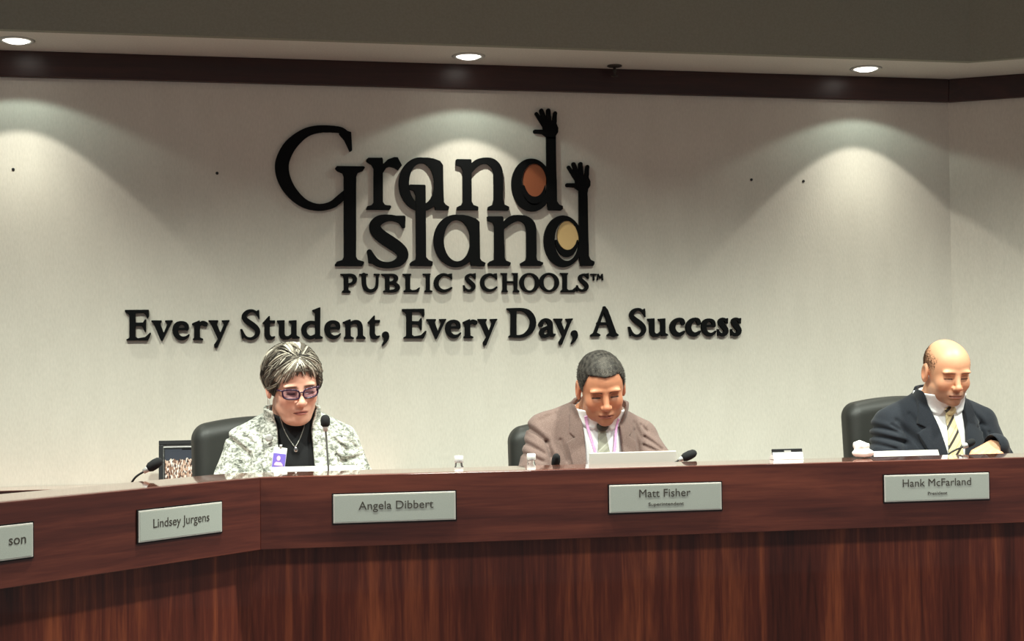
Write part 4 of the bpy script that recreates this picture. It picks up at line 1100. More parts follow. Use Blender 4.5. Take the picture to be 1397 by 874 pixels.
def build_person(P, label, jacket_mat, V_open, lapels, top_mat, notch_smooth=0.006, wr_amp=0.0045):
    root_loc = (P.x, P.y, 0)
    P.chain = P.hand_chain()
    X = axis((-0.33, -0.12, 0.008), (-0.12, 0.12, 0.0024), (0.12, 0.33, 0.008))
    if P.finehand: X = axis((-0.33, -0.14, 0.008), (-0.14, 0.14, 0.0024), (0.14, 0.33, 0.008))
    ytop = min(-0.23, P.H0[1] - 0.15)
    Y = axis((-0.60, ytop, 0.008 if not P.finehand else 0.004), (ytop, P.H0[1] + 0.13, 0.0024), (P.H0[1] + 0.13, 0.24, 0.008))
    zt = float(P.H0[2])
    Z = axis((-0.01, 0.72, 0.012), (0.72, zt - 0.16, 0.0045), (zt - 0.16, zt + 0.16, 0.0024))
    V, Fq = nets(P.body, X, Y, Z)
    body = np_mesh('person', V, Fq, M['skin'], None, P.skin_col(V), root_loc)
    body.rotation_euler = (0, 0, R(P.yaw))
    tag(body, label, 'person')
    # trousers
    def tr(p):
        m = p.copy(); m[:, 0] = np.abs(m[:, 0])
        low = ell(p, (0, 0.055, 0.575), (0.175 * P.bw, 0.135, 0.115))
        low = smin(low, cap(m, (0.085, 0.03, 0.555), (0.105, -0.36, 0.555), 0.088, 0.066), 0.03)
        low = smin(low, cap(m, (0.105, -0.36, 0.55), (0.105, -0.38, 0.11), 0.064, 0.056), 0.02)
        return low + 0.003 * rip(p, 40, 2)
    V, Fq = nets(tr, axis((-0.28, 0.28, 0.012)), axis((-0.48, 0.24, 0.012)), axis((0.04, 0.72, 0.012)))
    np_mesh('trousers', V, Fq, M['trousers'], body)
    for sg_ in (-1, 1):
        def sh(p):
            d = cap(p, (sg_ * 0.105, -0.35, 0.050), (sg_ * 0.112, -0.53, 0.040), 0.046, 0.036)
            return np.maximum(smin(d, cap(p, (sg_ * 0.105, -0.37, 0.06), (sg_ * 0.105, -0.375, 0.11), 0.044, 0.046), 0.02), 0.002 - p[:, 2])
        V, Fq = nets(sh, axis((sg_ * 0.11 - 0.07, sg_ * 0.11 + 0.07, 0.008)), axis((-0.60, -0.28, 0.008)), axis((-0.01, 0.17, 0.008)))
        np_mesh('shoe', V, Fq, M['black'], body)
    # shirt or knit top
    def shirt(p):
        d = np.maximum(P.core(p), p[:, 2] - (P.collar_z + 0.30 * (p[:, 1] + 0.03)))
        return np.maximum(d, 0.62 - p[:, 2]) + 0.0008 * rip(p, 60, 9)
    xs_ = axis((-0.28, -0.12, 0.01), (-0.12, 0.12, 0.004), (0.12, 0.28, 0.01))
    V, Fq = nets(shirt, xs_, axis((-0.22, 0.20, 0.004)), axis((0.58, 0.85, 0.01), (0.85, 1.22, 0.004)))
    np_mesh('knit_top' if P.female else 'shirt', V, Fq, top_mat, body)
    # jacket: torso, sleeves, lapels raised on the front, open V
    def folds(p):
        n = rip(p, 34, P.seed) + 0.6 * rip(p, 75, P.seed + 1)
        arm = np.clip((np.abs(p[:, 0]) - 0.12) / 0.06, 0, 1)
        low = np.clip((1.0 - p[:, 2]) / 0.12, 0.15, 1)
        rd = 1 - np.abs(rip(p * np.array([0.7, 0.9, 1.5], np.float32), 46, P.seed + 7)) * 2.2
        return wr_amp * (n * 0.55 * low + arm * low * np.maximum(rd, -0.4) * 1.7)
    def jacket(p):
        t = P.torso(p, 0.020)
        a = P.arms(p, 0.020)
        a = smax(a, -np.minimum(cap(p, P.wrL, P.fingL, 0.034, 0.06), cap(p, P.wrR, P.fingR, 0.034, 0.06)), 0.004)
        d = smin(t, a, 0.010) - folds(p)
        fw_ = np.clip((0.06 - p[:, 1]) / 0.03, 0, 1)
        for x0_, z0_, x1_, z1_, w_, h_ in P.creases:
            ex, ez = x1_ - x0_, z1_ - z0_
            tt = ((p[:, 0] - x0_) * ex + (p[:, 2] - z0_) * ez) / (ex * ex + ez * ez)
            tc_ = np.clip(tt, 0, 1)
            sd_ = ((p[:, 0] - x0_) * -ez + (p[:, 2] - z0_) * ex) / math.hypot(ex, ez)
            dd = np.hypot(p[:, 0] - x0_ - ex * tc_, p[:, 2] - z0_ - ez * tc_)
            d = d + fw_ * h_ * (np.exp(-(dd / w_) ** 2) - 0.55 * np.exp(-((sd_ - 2.2 * w_) / (1.5 * w_)) ** 2) * np.exp(-((tt - 0.5) / 0.5) ** 2))
        front = p[:, 1] + 0.005
        vx = poly2(p[:, 0], p[:, 2], V_open)
        d = smax(d, -np.maximum(vx, front), notch_smooth)
        for lp, up_ in lapels:
            l2 = poly2(p[:, 0], p[:, 2], lp)
            d = np.minimum(d, smax(np.maximum(np.maximum(l2, front), P.torso(p, 0.020 + up_) - 0.3 * folds(p)), -vx, 0.005))
            rim = np.abs(l2) - 0.0014
            # seam around the lapel edge
            d = np.maximum(d, -np.maximum(np.maximum(rim, front), -(P.torso(p, 0.0165))) * (l2 > 0))if False else d
        # stand of the collar around the neck
        c = np.maximum(np.abs(P.neck(p) - 0.021) - 0.0055, p[:, 2] - (P.zn + 0.040 + 0.15 * p[:, 1]))
        c = np.maximum(c, P.zn - 0.05 - p[:, 2])
        c = smax(c, -smax(vx, front, 0.006), 0.007)
        d = smin(d, c, 0.008)
        d = smax(d, -(P.neck(p) - 0.0145), 0.003)
        return np.maximum(d, 0.60 - p[:, 2])
    V, Fq = nets(jacket, axis((-0.34, -0.13, 0.0034), (-0.13, 0.13, 0.0026), (0.13, 0.34, 0.0034)), axis((-0.50, -0.18, 0.0034), (-0.18, 0.10, 0.0026), (0.10, 0.22, 0.0034)), axis((0.58, 0.80, 0.008), (0.80, 0.98, 0.0034), (0.98, 1.24, 0.0026)))
    np_mesh('jacket', V, Fq, jacket_mat, body)
    return body

def slab(name, P, poly, o0, o1, material, body, h=0.0024, extra=None, ylim=0.005):
    """a flat piece of cloth lying on the chest: the polygon seen from the front, between two distances from the body"""
    pts = np.array(poly)
    x0, z0 = pts.min(0) - 0.012; x1, z1 = pts.max(0) + 0.012
    def f(p):
        t = P.core(p)
        d = np.maximum(np.maximum(poly2(p[:, 0], p[:, 2], poly), t - o1), np.maximum(o0 - t, p[:, 1] - ylim))
        if extra is not None: d = smin(d, extra(p), 0.006)
        return d
    V, Fq = nets(f, axis((x0, x1, h)), axis((-0.20, ylim + 0.012, h)), axis((z0, z1, h)))
    return np_mesh(name, V, Fq, material, body)

Rhand = lambda ya, pi_, ro: rotm(R(ya), R(pi_), R(ro))
COMMON = dict(cw=1.0, fw=1.0, jw=1.0, cheek=1.0, dbl=False, nw=1.0, frown=0.0, tilt=0.0, bw=1.0, belly=1.0, bust=False, nk=1.0, lean=1.0,
              beard=0.0, beardc=(110, 90, 80), browup=0.0, scalp=None, female=False, finehand=False, lash=0.9, lipw=0.8, browst=0.8,
              deep=0.0, browz=0.0165, pad=0.0, creases=(), hyaw=0, hpitch=0, hroll=0, hs=1.0, yaw=0, collar_off=0.008, collar_z=1.13)

# ---------- the woman on the left
A = Person(**{**COMMON, **dict(x=0.243, y=4.52, hpos=(-0.003, -0.095, 1.190), hyaw=12, hpitch=13, hroll=-5, hs=0.905, cw=1.02, fw=1.03, jw=1.0, cheek=1.1, dbl=True, frown=0.06,
    pad=0.006, creases=[(-0.2, 1.039, -0.142, 0.996, 0.007, 0.0085), (-0.177, 1.021, -0.13, 0.979, 0.005, 0.007), (-0.129, 0.99, -0.134, 0.934, 0.005, 0.006), (-0.154, 1.044, -0.122, 1.019, 0.005, 0.004), (0.118, 1.026, 0.159, 0.989, 0.005, 0.005), (0.123, 0.978, 0.153, 0.959, 0.005, 0.006), (0.135, 0.957, 0.204, 0.971, 0.006, 0.009), (0.165, 1.019, 0.201, 0.982, 0.005, 0.005), (-0.069, 1.107, -0.092, 1.022, 0.004, 0.006), (-0.092, 1.022, -0.085, 0.940, 0.004, 0.005), (0.072, 1.100, 0.092, 1.026, 0.004, 0.006), (0.092, 1.026, 0.090, 0.950, 0.004, 0.005)],
    sw=0.136, zs=1.003, zn=1.090, bw=1.08, bust=True, belly=1.05, nk=1.12, female=True, collar_off=0.006, collar_z=1.115, seed=11,
    elL=(-0.200, -0.06, 0.84), elR=(0.200, -0.06, 0.84), wrL=(-0.11, -0.26, 0.828), wrR=(0.11, -0.26, 0.828), fingL=(-0.05, -0.42, 0.815), fingR=(0.05, -0.42, 0.815),
    hmL=Rhand(18, 4, 0), hmR=Rhand(-18, 4, 0), cuL=0.35, cuR=0.35,
    skin=(228, 172, 148), blush=(220, 138, 120), lip=(176, 96, 92), brow=(92, 66, 54), lid=(196, 142, 132), browst=0.75)})
A_V = [(-0.075, 1.20), (0.075, 1.20), (0.062, 1.11), (0.050, 1.05), (0.060, 0.90), (0.070, 0.60), (-0.050, 0.60), (-0.046, 0.90), (-0.050, 1.05), (-0.062, 1.11)]
A_L = [([(-0.052, 1.14), (-0.096, 1.055), (-0.088, 0.985), (-0.100, 0.965), (-0.066, 0.86), (-0.040, 0.86), (-0.040, 1.06)], 0.009),
       ([(0.052, 1.14), (0.094, 1.055), (0.086, 0.985), (0.102, 0.965), (0.078, 0.86), (0.050, 0.86), (0.040, 1.06)], 0.009)]
woman = build_person(A, 'seated woman with short streaked gray hair, purple glasses and pale patterned jacket, looking down', M['tweed'], A_V, A_L, M['black_knit'])

# ---------- the man in the middle
B = Person(**{**COMMON, **dict(x=1.187, y=4.52, hpos=(0.0, -0.110, 1.170), hyaw=-5, hpitch=19, hroll=-4, hs=0.915, deep=0.0058, browz=0.0125, cw=1.0, fw=1.02, jw=1.06, frown=0.01, beard=0.35, beardc=(128, 92, 78),
    pad=0.017, creases=[(-0.211, 1.045, -0.166, 1.001, 0.007, 0.010), (-0.166, 1.001, -0.156, 0.955, 0.006, 0.010), (-0.124, 1.006, -0.111, 0.947, 0.006, 0.007), (-0.179, 1.066, -0.128, 1.087, 0.008, 0.005), (-0.237, 1.006, -0.18, 0.967, 0.006, 0.006), (-0.243, 0.969, -0.187, 0.943, 0.006, 0.006), (0.118, 1.03, 0.124, 0.955, 0.008, 0.008), (0.122, 1.054, 0.138, 1.01, 0.007, 0.005), (0.151, 1.01, 0.2, 0.971, 0.006, 0.007), (0.145, 1.047, 0.161, 1.028, 0.006, 0.006), (0.141, 0.985, 0.19, 0.962, 0.006, 0.006)],
    sw=0.152, zs=1.008, zn=1.095, tilt=0.07, bw=1.10, belly=1.1, nk=1.20, collar_off=0.009, collar_z=1.105, seed=23,
    elL=(-0.215, -0.09, 0.83), elR=(0.210, -0.12, 0.855), wrL=(-0.11, -0.265, 0.832), wrR=(0.11, -0.265, 0.832), fingL=(-0.05, -0.42, 0.815), fingR=(0.05, -0.42, 0.815),
    hmL=Rhand(15, 4, 0), hmR=Rhand(-15, 4, 0), cuL=0.4, cuR=0.4,
    skin=(198, 136, 103), blush=(186, 106, 82), lip=(158, 92, 82), brow=(62, 44, 38), browst=0.9, lid=(112, 70, 56), lash=1.0)})
B_V = [(-0.090, 1.22), (0.090, 1.22), (0.078, 1.12), (0.058, 1.05), (0.060, 0.85), (0.064, 0.60), (-0.064, 0.60), (-0.060, 0.85), (-0.058, 1.05), (-0.078, 1.12)]
B_L = [([(-0.050, 1.15), (-0.092, 1.085), (-0.100, 1.030), (-0.086, 1.015), (-0.112, 1.000), (-0.094, 0.90), (-0.066, 0.74), (-0.050, 0.74), (-0.050, 1.06)], 0.008),
       ([(0.050, 1.15), (0.092, 1.085), (0.100, 1.030), (0.086, 1.015), (0.112, 1.000), (0.094, 0.90), (0.068, 0.74), (0.050, 0.74), (0.050, 1.06)], 0.008)]
man = build_person(B, 'seated man with short dark gray hair in a brown jacket and pink lanyard, head bowed', M['jacket_brown'], B_V, B_L, M['shirt'])

# ---------- the bald man on the right
Cc = Person(**{**COMMON, **dict(x=2.368, y=4.52, hpos=(-0.006, -0.095, 1.205), hyaw=-3, hpitch=14, hroll=0, hs=0.90, cw=0.99, fw=0.98, jw=0.98, frown=0.03, beard=0.6, beardc=(138, 106, 92),
    pad=0.014, creases=[(-0.255, 1.035, -0.172, 1.007, 0.007, 0.008), (-0.262, 1.003, -0.147, 0.973, 0.007, 0.009), (-0.249, 0.973, -0.186, 0.954, 0.006, 0.006), (-0.165, 1.042, -0.092, 0.951, 0.010, 0.008), (-0.119, 1.065, -0.082, 0.981, 0.008, 0.005), (-0.184, 1.031, -0.159, 1.015, 0.006, 0.006), (0.128, 1.025, 0.137, 0.946, 0.008, 0.009), (0.154, 1.0, 0.156, 0.946, 0.006, 0.006), (0.109, 1.061, 0.142, 1.024, 0.008, 0.005)],
    sw=0.156, zs=1.020, zn=1.115, bw=1.06, nk=1.12, collar_off=0.009, collar_z=1.135, seed=37, finehand=True,
    elL=(-0.225, -0.07, 0.85), elR=(0.195, -0.07, 0.85), wrL=(-0.10, -0.26, 0.828), wrR=(0.072, -0.258, 0.966), fingL=(-0.03, -0.42, 0.815), fingR=(-0.09, -0.29, 0.955),
    hmL=Rhand(20, 4, 0), hmR=Rhand(-66, 22, 25), cuL=0.4, cuR=0.75,
    skin=(222, 164, 128), blush=(206, 128, 100), lip=(172, 112, 100), deep=0.003, browz=0.0145, brow=(96, 70, 56), browst=0.7, lid=(146, 98, 78), scalp=(150, 118, 92))})
def c_mask(q):
    e = np.sqrt((q[:, 0] / 0.062) ** 2 + ((q[:, 1] + 0.02) / 0.088) ** 2) - 1
    hl = hairline(q, [(-0.12, 0.2), (-0.062, 0.10), (-0.052, 0.045), (-0.035, -0.012), (0.0, 0.012), (0.03, -0.03), (0.1, -0.075)])
    return np.minimum(e * 0.06, q[:, 2] - hl) * (q[:, 1] > -0.08)
Cc.hairmask = c_mask
C_V = [(-0.092, 1.24), (0.092, 1.24), (0.082, 1.14), (0.058, 1.07), (0.020, 0.86), (0.0, 0.82), (-0.020, 0.86), (-0.058, 1.07), (-0.082, 1.14)]
C_L = [([(-0.050, 1.18), (-0.090, 1.100), (-0.108, 1.035), (-0.088, 1.022), (-0.116, 1.004), (-0.075, 0.90), (-0.012, 0.81), (0.0, 0.83), (-0.050, 1.07)], 0.008),
       ([(0.050, 1.18), (0.090, 1.100), (0.108, 1.035), (0.088, 1.022), (0.116, 1.004), (0.075, 0.90), (0.012, 0.81), (0.0, 0.83), (0.050, 1.07)], 0.008)]
bald = build_person(Cc, 'seated bald man in a dark suit with striped gold tie, looking down', M['jacket_navy'], C_V, C_L, M['shirt'], wr_amp=0.005)

# ---------- hair
def hair_shell(P, body, off, line, keep, amp, freq, colors, name='hair', seed=1, extra=None):
    def f(q):
        d = P.cranium(q) - off(q) + amp * rip(q, freq, seed)
        d = smax(d, line(q) - q[:, 2], 0.006)
        if keep is not None: d = smax(d, keep(q), 0.006)
        return d
    V, Fq = nets(f, axis((-0.11, 0.11, 0.0022)), axis((-0.13, 0.14, 0.0022)), axis((-0.12, 0.16, 0.0022)))
    col = colors(V.astype(np.float32))
    return np_mesh(name, P.fromhead(V), Fq, M['hair'], body, col)

def mixcol(w_, a, b):
    w_ = np.clip(w_, 0, 1)[:, None]
    return np.array(lin(*a)[:3]) * (1 - w_) + np.array(lin(*b)[:3]) * w_

hl_m = [(-0.13, 0.070), (-0.085, 0.064), (-0.062, 0.058), (-0.052, 0.030), (-0.040, 0.010), (-0.034, -0.022), (-0.018, -0.020), (-0.008, 0.022), (0.014, 0.030), (0.030, 0.0), (0.045, -0.035), (0.11, -0.072)]
hair_shell(B, man, lambda q: 0.0035 + 0.005 * np.clip((q[:, 2] - 0.02) / 0.08, 0, 1), lambda q: hairline(q, hl_m) + 0.004 * rip(q, 180, 4) + 0.010 * np.clip(np.abs(q[:, 0]) / 0.05, 0, 1) * (q[:, 1] < -0.06),
           None, 0.0016, 260, lambda V: mixcol(0.5 + 0.6 * rip(V, 330, 6) + 0.35 * np.clip((0.03 - V[:, 2]) / 0.05, -0.3, 1) + 0.5 * np.exp(-((V[:, 0] - 0.005) / 0.02) ** 2) * (V[:, 1] < -0.03), (30, 27, 25), (78, 73, 67)), seed=2)
# (the bald man's cropped sides are single hairs, below)
def strands(P, hair, n, accept, length, rad, flow, col, seed, name='hair_strands'):
    """short cropped hairs, each a thin cone rooted on the scalp"""
    rs_ = np.random.RandomState(seed)
    d = rs_.normal(size=(n * 4, 3)).astype(np.float32)
    d /= np.linalg.norm(d, axis=1)[:, None]
    c0 = np.array((0, 0.0, 0.02), np.float32)
    p = c0 + d * 0.08
    for _ in range(8): p = p - d * P.cranium(p)[:, None]
    keep = rs_.uniform(size=len(p)) < accept(p)
    p, d = p[keep][:n], d[keep][:n]
    f = flow(p); f /= np.linalg.norm(f, axis=1)[:, None]
    dr = d * 0.22 + f + rs_.normal(size=d.shape) * 0.25
    dr /= np.linalg.norm(dr, axis=1)[:, None]
    L_ = length(p) * rs_.uniform(0.7, 1.2, len(p))
    u = np.cross(dr, d + 1e-3); u /= np.linalg.norm(u, axis=1)[:, None]
    v_ = np.cross(dr, u)
    V = [p + (u * math.cos(k * 2.0944) + v_ * math.sin(k * 2.0944)) * rad for k in range(3)] + [p + dr * L_[:, None]]
    V = np.stack(V, 1).reshape(-1, 3)
    b = np.arange(len(p))[:, None] * 4
    Fq = np.concatenate([b + np.array([[0, 1, 3]]), b + np.array([[1, 2, 3]]), b + np.array([[2, 0, 3]])], 0)
    C = np.repeat(col(p, rs_), 4, 0)
    return np_mesh(name, P.fromhead(V), Fq, M['hair'], hair, C)
mh = [o for o in man.children if o.name.startswith('hair')][0]
def m_acc(p): return np.clip((p[:, 2] - hairline(p, hl_m) - 0.008 * np.clip(np.abs(p[:, 0]) / 0.05, 0, 1) * (p[:, 1] < -0.06) + 0.003) / 0.005, 0, 1)
def m_col(p, r_):
    w_ = 0.08 + 0.95 * np.exp(-((p[:, 0] - 0.004) / 0.030) ** 2 - ((p[:, 2] - 0.085) / 0.03) ** 2) * (p[:, 1] < 0.0) + 0.65 * np.clip((0.035 - p[:, 2]) / 0.03, 0, 1) + r_.uniform(-0.22, 0.30, len(p))
    return mixcol(w_, (34, 31, 29), (158, 150, 138))
strands(B, mh, 7000, m_acc, lambda p: 0.0115 - 0.005 * np.clip((0.05 - p[:, 2]) / 0.05, 0, 1), 0.0011, lambda p: np.stack([p[:, 0] * 4, -0.35 - 0.0 * p[:, 0], 0.45 - 9.0 * np.clip(0.06 - p[:, 2], 0, 0.1)], 1), m_col, 3)
strands(Cc, bald, 9000, lambda p: np.clip(c_mask(p) / 0.024, 0, 1) ** 1.2 * 0.95, lambda p: 0.0045 + 0 * p[:, 0], 0.0007, lambda p: np.stack([p[:, 0] * 2, 0.5 + 0 * p[:, 0], -0.9 + 0 * p[:, 0]], 1), lambda p, r_: mixcol(r_.uniform(0, 1, len(p)), (72, 57, 46), (140, 112, 90)), 8, 'hair')
hl_w = [(-0.13, 0.068), (-0.085, 0.062), (-0.066, 0.046), (-0.056, 0.014), (-0.046, -0.030), (-0.020, -0.034), (-0.004, 0.004), (0.016, 0.012), (0.030, -0.03), (0.045, -0.06), (0.11, -0.085)]
wcol = lambda V: mixcol(0.35 + 0.9 * rip(V * np.array([1.0, .35, .5], np.float32), 190, 8) + 0.25 * np.clip(V[:, 2] / 0.1, 0, 1), (52, 46, 41), (112, 102, 90))
hair = hair_shell(A, woman, lambda q: 0.006 + 0.009 * np.clip((q[:, 2] + 0.02) / 0.10, 0, 1), lambda q: hairline(q, hl_w) + 0.006 * rip(q, 120, 4), None, 0.003, 130, wcol, seed=7)
rnd = random.Random(5)
bm = bmesh.new()
lay = bm.verts.layers.float_color.new('Col')
PAL = [lin(222, 217, 203), lin(168, 159, 144), lin(122, 114, 102), lin(84, 77, 69), lin(50, 45, 40), lin(200, 193, 178)]
def lock(start, end, lift, wd, colr):
    s_, e_ = np.array(start), np.array(end)
    c0 = np.array((0, 0.014, 0.034))
    pts = []
    for i in range(9):
        t = i / 8
        d = (s_ - c0) * (1 - t) + (e_ - c0) * t
        n = d / np.linalg.norm(d)
        rr = np.linalg.norm(n * 0 + 1 / np.sqrt((n[0] / 0.076) ** 2 + (n[1] / 0.098) ** 2 + (n[2] / 0.082) ** 2)) * 1.0
        rr = 1 / np.sqrt((n[0] / 0.076) ** 2 + (n[1] / 0.098) ** 2 + (n[2] / 0.082) ** 2)
        h = rr + 0.0205 + lift * math.sin(math.pi * min(1, t * 1.15)) - 0.008 * t
        pts.append(c0 + n * h)
    pts = [tuple(A.fromhead(np.array([p]))[0]) for p in pts]
    n0 = len(bm.verts)
    rad = [wd * (0.55 + 0.9 * math.sin(math.pi * (0.15 + 0.7 * i / 8))) * (1 - 0.75 * (i / 8) ** 3) for i in range(9)]
    b_tube(bm, pts, rad, 7, flat=0.55, up=tuple(A.Rh @ np.array((0.1, 0.2, 1))))
    bm.verts.ensure_lookup_table()
    for v in bm.verts[n0:]: v[lay] = colr
WH = np.array((0.004, -0.058, 0.104))              # the whorl the locks spring from, high on the front
def target(a):
    """where a lock leaving the whorl in direction a comes to rest (0 = over the forehead)"""
    s_, c_ = math.sin(a), math.cos(a)
    if c_ > -0.2:
        k = max(0.0, c_)
        return np.array((0.079 * s_, 0.014 - 0.100 * k ** 0.7, 0.058 + 0.008 * s_ - (0.042 if s_ < 0 else 0.046) * abs(s_) ** 1.5))
    return np.array((0.066 * s_, 0.03 + 0.02 * -c_, 0.112))
for i in range(230):
    a = rnd.uniform(-math.pi, math.pi) if i < 110 else rnd.uniform(-1.5, 1.5)
    st = WH + np.array((math.sin(a) * 0.007, -math.cos(a) * 0.004, -math.cos(a) * 0.006)) + np.array((rnd.gauss(0, 0.008), rnd.gauss(0, 0.004), 0))
    en = target(a) + np.array((rnd.gauss(0, 0.005), 0, rnd.uniform(-0.010, 0.014)))
    fr_ = math.cos(a) > 0.2
    pal = PAL if fr_ else PAL[1:5]
    lock(st, en, rnd.uniform(0.003, 0.009) if fr_ else rnd.uniform(0.005, 0.012), rnd.uniform(0.0018, 0.0034), rnd.choice(pal))
for i in range(22):                      # tuft standing up off the crown
    a = rnd.uniform(-1.1, 1.1)
    st = WH + np.array((rnd.gauss(0, 0.008), 0.01, 0.006))
    en = np.array((0.050 * math.sin(a), 0.02 + 0.015 * math.cos(a), 0.120))
    lock(st, en, rnd.uniform(0.008, 0.017), rnd.uniform(0.0032, 0.0050), rnd.choice(PAL[:4] + PAL[5:]))
for i in range(90):                      # over the top to the sides
    sd = -1 if i % 2 else 1
    st = WH + np.array((sd * rnd.uniform(0.0, 0.02), rnd.uniform(0.0, 0.04), rnd.uniform(0.0, 0.012)))
    en = np.array((sd * 0.076, rnd.uniform(-0.045, 0.05), rnd.uniform(0.0, 0.07)))
    lock(st, en, rnd.uniform(0.002, 0.007), rnd.uniform(0.0020, 0.0036), rnd.choice(PAL[1:5]))
for i in range(170):                     # back of the head, brushed down to the nape
    a = rnd.uniform(-1.7, 1.7)
    st = np.array((0.052 * math.sin(a) * rnd.uniform(0.2, 1), 0.028 + 0.03 * math.cos(a) * rnd.uniform(0, 1), 0.112))
    en = np.array((0.064 * math.sin(a), 0.014 + 0.094 * math.cos(a), rnd.uniform(-0.06, 0.05)))
    lock(st, en, rnd.uniform(0.002, 0.008), rnd.uniform(0.0026, 0.0048), rnd.choice(PAL[1:5]))
for i in range(60):                      # sides, brushed back and down
    sd = -1 if i % 2 else 1
    z0 = rnd.uniform(0.02, 0.085)
    st = (sd * 0.068, -0.062 + rnd.uniform(-0.006, 0.03), z0)
    en = (sd * 0.078, rnd.uniform(-0.03, 0.06), z0 - rnd.uniform(0.03, 0.08))
    lock(st, en, rnd.uniform(0.0, 0.005), rnd.uniform(0.0024, 0.0040), rnd.choice(PAL[2:5]))
lk = finish('hair_locks', bm, M['hair'], hair, smooth=True)

# ---------- woman's glasses, earrings, necklace, badge, button
M['specs'] = mat('spectacle_frame', lin(44, 22, 50), 0.25)
gl = empty('glasses', (0, 0, 0)); gl.parent = woman
bm = bmesh.new()
def rim_pts(sx):
    out = []
    for k in range(28):
        a = k * 2 * math.pi / 28
        c, s_ = math.cos(a), math.sin(a)
        x = 0.0262 * math.copysign(abs(c) ** 0.62, c)
        z = 0.0158 * math.copysign(abs(s_) ** 0.62, s_)
        x += 0.002 * (z / 0.0158) * (1 if sx > 0 else -1)
        xx = sx * 0.0325 + x
        out.append((xx, -0.1045 + 5.0 * (abs(xx) - 0.0) ** 2 * 0.9, -0.0055 + z + 0.03 * (abs(xx) - 0.03)))
    return out
for sx in (-1, 1):
    b_loop(bm, [tuple(A.fromhead(np.array([p]))[0]) for p in rim_pts(sx)], 0.0026)
    pts = [(sx * 0.058, -0.088, 0.006), (sx * 0.068, -0.074, 0.006), (sx * 0.076, -0.02, 0.004), (sx * 0.079, 0.012, 0.004)]
    b_tube(bm, [tuple(A.fromhead(np.array([p]))[0]) for p in pts], 0.0022, 8)
b_tube(bm, [tuple(A.fromhead(np.array([p]))[0]) for p in [(-0.0095, -0.1045, -0.002), (0, -0.107, 0.001), (0.0095, -0.1045, -0.002)]], 0.0022, 8)
fr = finish('spectacle_frame', bm, M['specs'], woman, smooth=True)
bpy.data.objects.remove(gl)
fr.name = 'glasses'
for sx in (-1, 1):
    bm = bmesh.new()
    pts = [tuple(A.fromhead(np.array([p]))[0]) for p in rim_pts(sx)]
    ctr = bm.verts.new(np.mean(np.array(pts), 0)); ring = [bm.verts.new(p) for p in pts]
    off_ = Vector(A.Rh @ np.array((0, 0.001, 0)))
    ctr2 = bm.verts.new(ctr.co + off_); ring2 = [bm.verts.new(v.co + off_) for v in ring]
    for k in range(28):
        bm.faces.new((ctr, ring[k], ring[(k + 1) % 28])); bm.faces.new((ctr2, ring2[(k + 1) % 28], ring2[k]))
        bm.faces.new((ring[k], ring2[k], ring2[(k + 1) % 28], ring[(k + 1) % 28]))
    finish('lens', bm, M['lens'], fr)
for sx in (-1, 1):
    bm = bmesh.new()
    b_loop(bm, [tuple(A.fromhead(np.array([(sx * 0.082, 0.008 + 0.012 * math.sin(a), -0.058 + 0.020 * math.cos(a))]))[0]) for a in np.linspace(0, 2 * math.pi, 24, endpoint=False)], 0.0010, 6)
    finish('hoop_earring', bm, M['silver'], woman, smooth=True)
def front_y(P, x, z, off):
    ys = np.linspace(-0.25, 0.05, 400).astype(np.float32)
    p = np.stack([np.full(400, x), ys, np.full(400, z)], 1).astype(np.float32)
    d = P.core(p) - off
    i = np.argmax(d < 0)
    return float(ys[i])
def chain(P, pts, rad, name, material, body, off, n=8, flat=None):
    q = catmull(pts, 6)
    bm = bmesh.new()
    b_tube(bm, [(a[0], front_y(P, a[0], a[1], off), a[1]) for a in q], rad, n, flat=flat)
    return finish(name, bm, material, body, smooth=True)
M['necklace'] = mat('necklace_metal', lin(150, 148, 140), 0.35, 0.7)
nk = chain(A, [(-0.043, 1.095), (-0.030, 1.055), (-0.012, 1.022), (0.000, 1.008), (0.012, 1.024), (0.026, 1.057), (0.036, 1.095)], 0.0014, 'necklace', M['necklace'], woman, 0.002)
bm = bmesh.new(); b_lathe(bm, [(0.001, -0.009), (0.006, -0.006), (0.0068, 0.0), (0.0035, 0.007), (0.001, 0.010)], 14, Matrix.Translation((0.002, front_y(A, 0.000, 0.999, 0.005), 0.999)) @ Matrix.Scale(0.6, 4, (0, 1, 0)))
finish('pendant', bm, M['chrome'], nk, smooth=True)
# badge clipped to the jacket edge
byy = front_y(A, -0.048, 0.976, 0.030)
BM = Matrix.Translation((-0.048, byy - 0.006, 0.978)) @ Matrix.Rotation(R(8), 4, 'Y') @ Matrix.Rotation(R(-6), 4, 'X')
M['badge_violet'] = mat('badge_violet', lin(122, 104, 196), 0.35)
M['badge_pink'] = mat('badge_pink', lin(236, 190, 214), 0.4)
bm = bmesh.new(); b_box(bm, -0.0195, 0.0195, -0.0008, 0.0008, -0.030, 0.030, BM)
bd = finish('name_badge', bm, M['white'], woman, bevel=0.0006)
bd['label'] = 'violet and white identity badge'
bm = bmesh.new(); b_box(bm, -0.0185, 0.0185, -0.0016, -0.0008, -0.029, 0.012, BM)
finish('badge_print', bm, M['badge_violet'], bd)
bm = bmesh.new()
b_prism(bm, [(0.0055 * math.cos(a), 0.0075 * math.sin(a)) for a in np.linspace(0, 6.28, 16, endpoint=False)], 0.0016, 0.0022, BM @ Matrix.Translation((-0.002, 0, -0.002)) @ Matrix.Rotation(R(90), 4, 'X'))
b_prism(bm, [(-0.013, -0.0235), (0.013, -0.0235), (0.011, -0.018), (0.006, -0.013), (-0.008, -0.013), (-0.012, -0.018)], 0.0016, 0.0022, BM @ Matrix.Rotation(R(90), 4, 'X'))
finish('badge_portrait', bm, M['badge_pink'], bd)
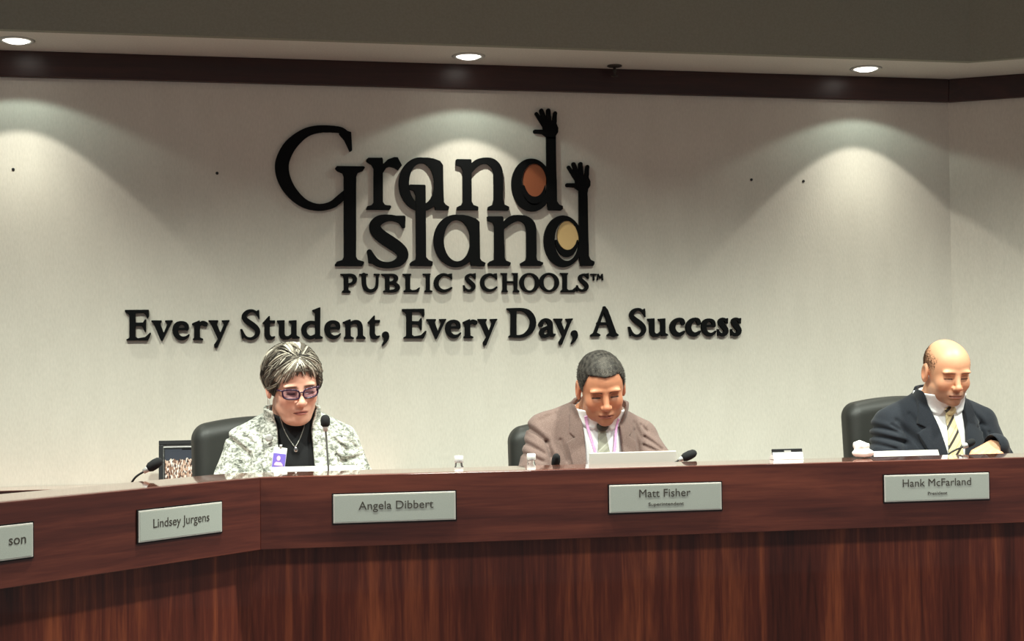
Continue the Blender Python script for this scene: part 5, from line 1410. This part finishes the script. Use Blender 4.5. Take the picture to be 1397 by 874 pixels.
bm = bmesh.new(); b_tube(bm, [tuple(BM @ Vector((0, 0.0, 0.030))), tuple(BM @ Vector((0, 0.0, 0.038)))], 0.004, 8)
finish('badge_clip', bm, M['silver'], bd, smooth=True)
yb = front_y(A, -0.076, 1.035, 0.030)
bm = bmesh.new(); b_lathe(bm, [(0.003, -0.003), (0.011, -0.002), (0.012, 0.001), (0.009, 0.004), (0.003, 0.003)], 20, Matrix.Translation((-0.076, yb - 0.006, 1.035)) @ Matrix.Rotation(R(90), 4, 'X'))
finish('jacket_button', bm, M['silver'], woman, smooth=True)

# ---------- men's collars, ties, lanyard
def collar_and_tie(P, body, tie, zk, zb, knot_mat, w0=0.016, w1=0.038):
    zc = P.collar_z
    def collar(p):
        t = P.core(p)
        ax = np.abs(p[:, 0]); fr_ = np.clip((0.012 - p[:, 1]) / 0.02, 0, 1)
        lo = zk - 0.028 + np.clip((ax - 0.040) / 0.034, 0, 1) * (zc - 0.034 - (zk - 0.028))
        lo = lo * fr_ + (zc - 0.034) * (1 - fr_)
        op = zk + 0.022 - ax * 1.263
        d = np.maximum(np.maximum(t - 0.0065, -t - 0.003), (p[:, 2] - (zc + 0.004 + 0.12 * (p[:, 1] + 0.03))) * 0.97)
        d = np.maximum(d, (lo - p[:, 2]) * 0.72)
        d = np.maximum(d, P.neck(p) - 0.026)
        return np.maximum(d, np.where(p[:, 1] < 0, (op - p[:, 2]) * 0.62, -1.0))
    V, Fq = nets(collar, axis((-0.105, 0.105, 0.0024)), axis((-0.16, 0.12, 0.0024)), axis((zk - 0.05, zc + 0.06, 0.0024)))
    np_mesh('shirt_collar', V, Fq, M['shirt'], body)
    yk = front_y(P, 0, zk, 0.006)
    t = slab('tie', P, [(-w0 * 0.7, zk - 0.008), (w0 * 0.7, zk - 0.008), (w0 * 0.85, zk - 0.03), (w1, zb + 0.05), (0.0, zb), (-w1, zb + 0.05), (-w0 * 0.85, zk - 0.03)], 0.001, 0.0065, tie, body)
    V, Fq = nets(lambda p: smax(ell(p, (0, yk - 0.002, zk), (0.019, 0.013, 0.017)), p[:, 2] - zk - 0.012, 0.004), axis((-0.03, 0.03, 0.002)), axis((yk - 0.03, yk + 0.025, 0.002)), axis((zk - 0.03, zk + 0.03, 0.002)))
    np_mesh('tie_knot', V, Fq, knot_mat, t)
collar_and_tie(B, man, M['tie_gray'], 1.050, 0.76, mat('tie_knot_dark', lin(58, 58, 52), 0.6))
collar_and_tie(Cc, bald, M['tie_gold'], 1.078, 0.76, M['tie_gold'], 0.018, 0.040)
M['lanyard'] = mat('lanyard_pink', lin(222, 168, 212), 0.6)
slab('lanyard', B, [(-0.056, 1.080), (-0.048, 1.084), (-0.020, 0.955), (-0.004, 0.86), (-0.010, 0.86), (-0.030, 0.955)], 0.0065, 0.0088, M['lanyard'], man, 0.0018)
slab('lanyard', B, [(0.056, 1.070), (0.048, 1.074), (0.026, 0.955), (0.004, 0.86), (0.010, 0.86), (0.036, 0.955)], 0.0065, 0.0088, M['lanyard'], man, 0.0018)
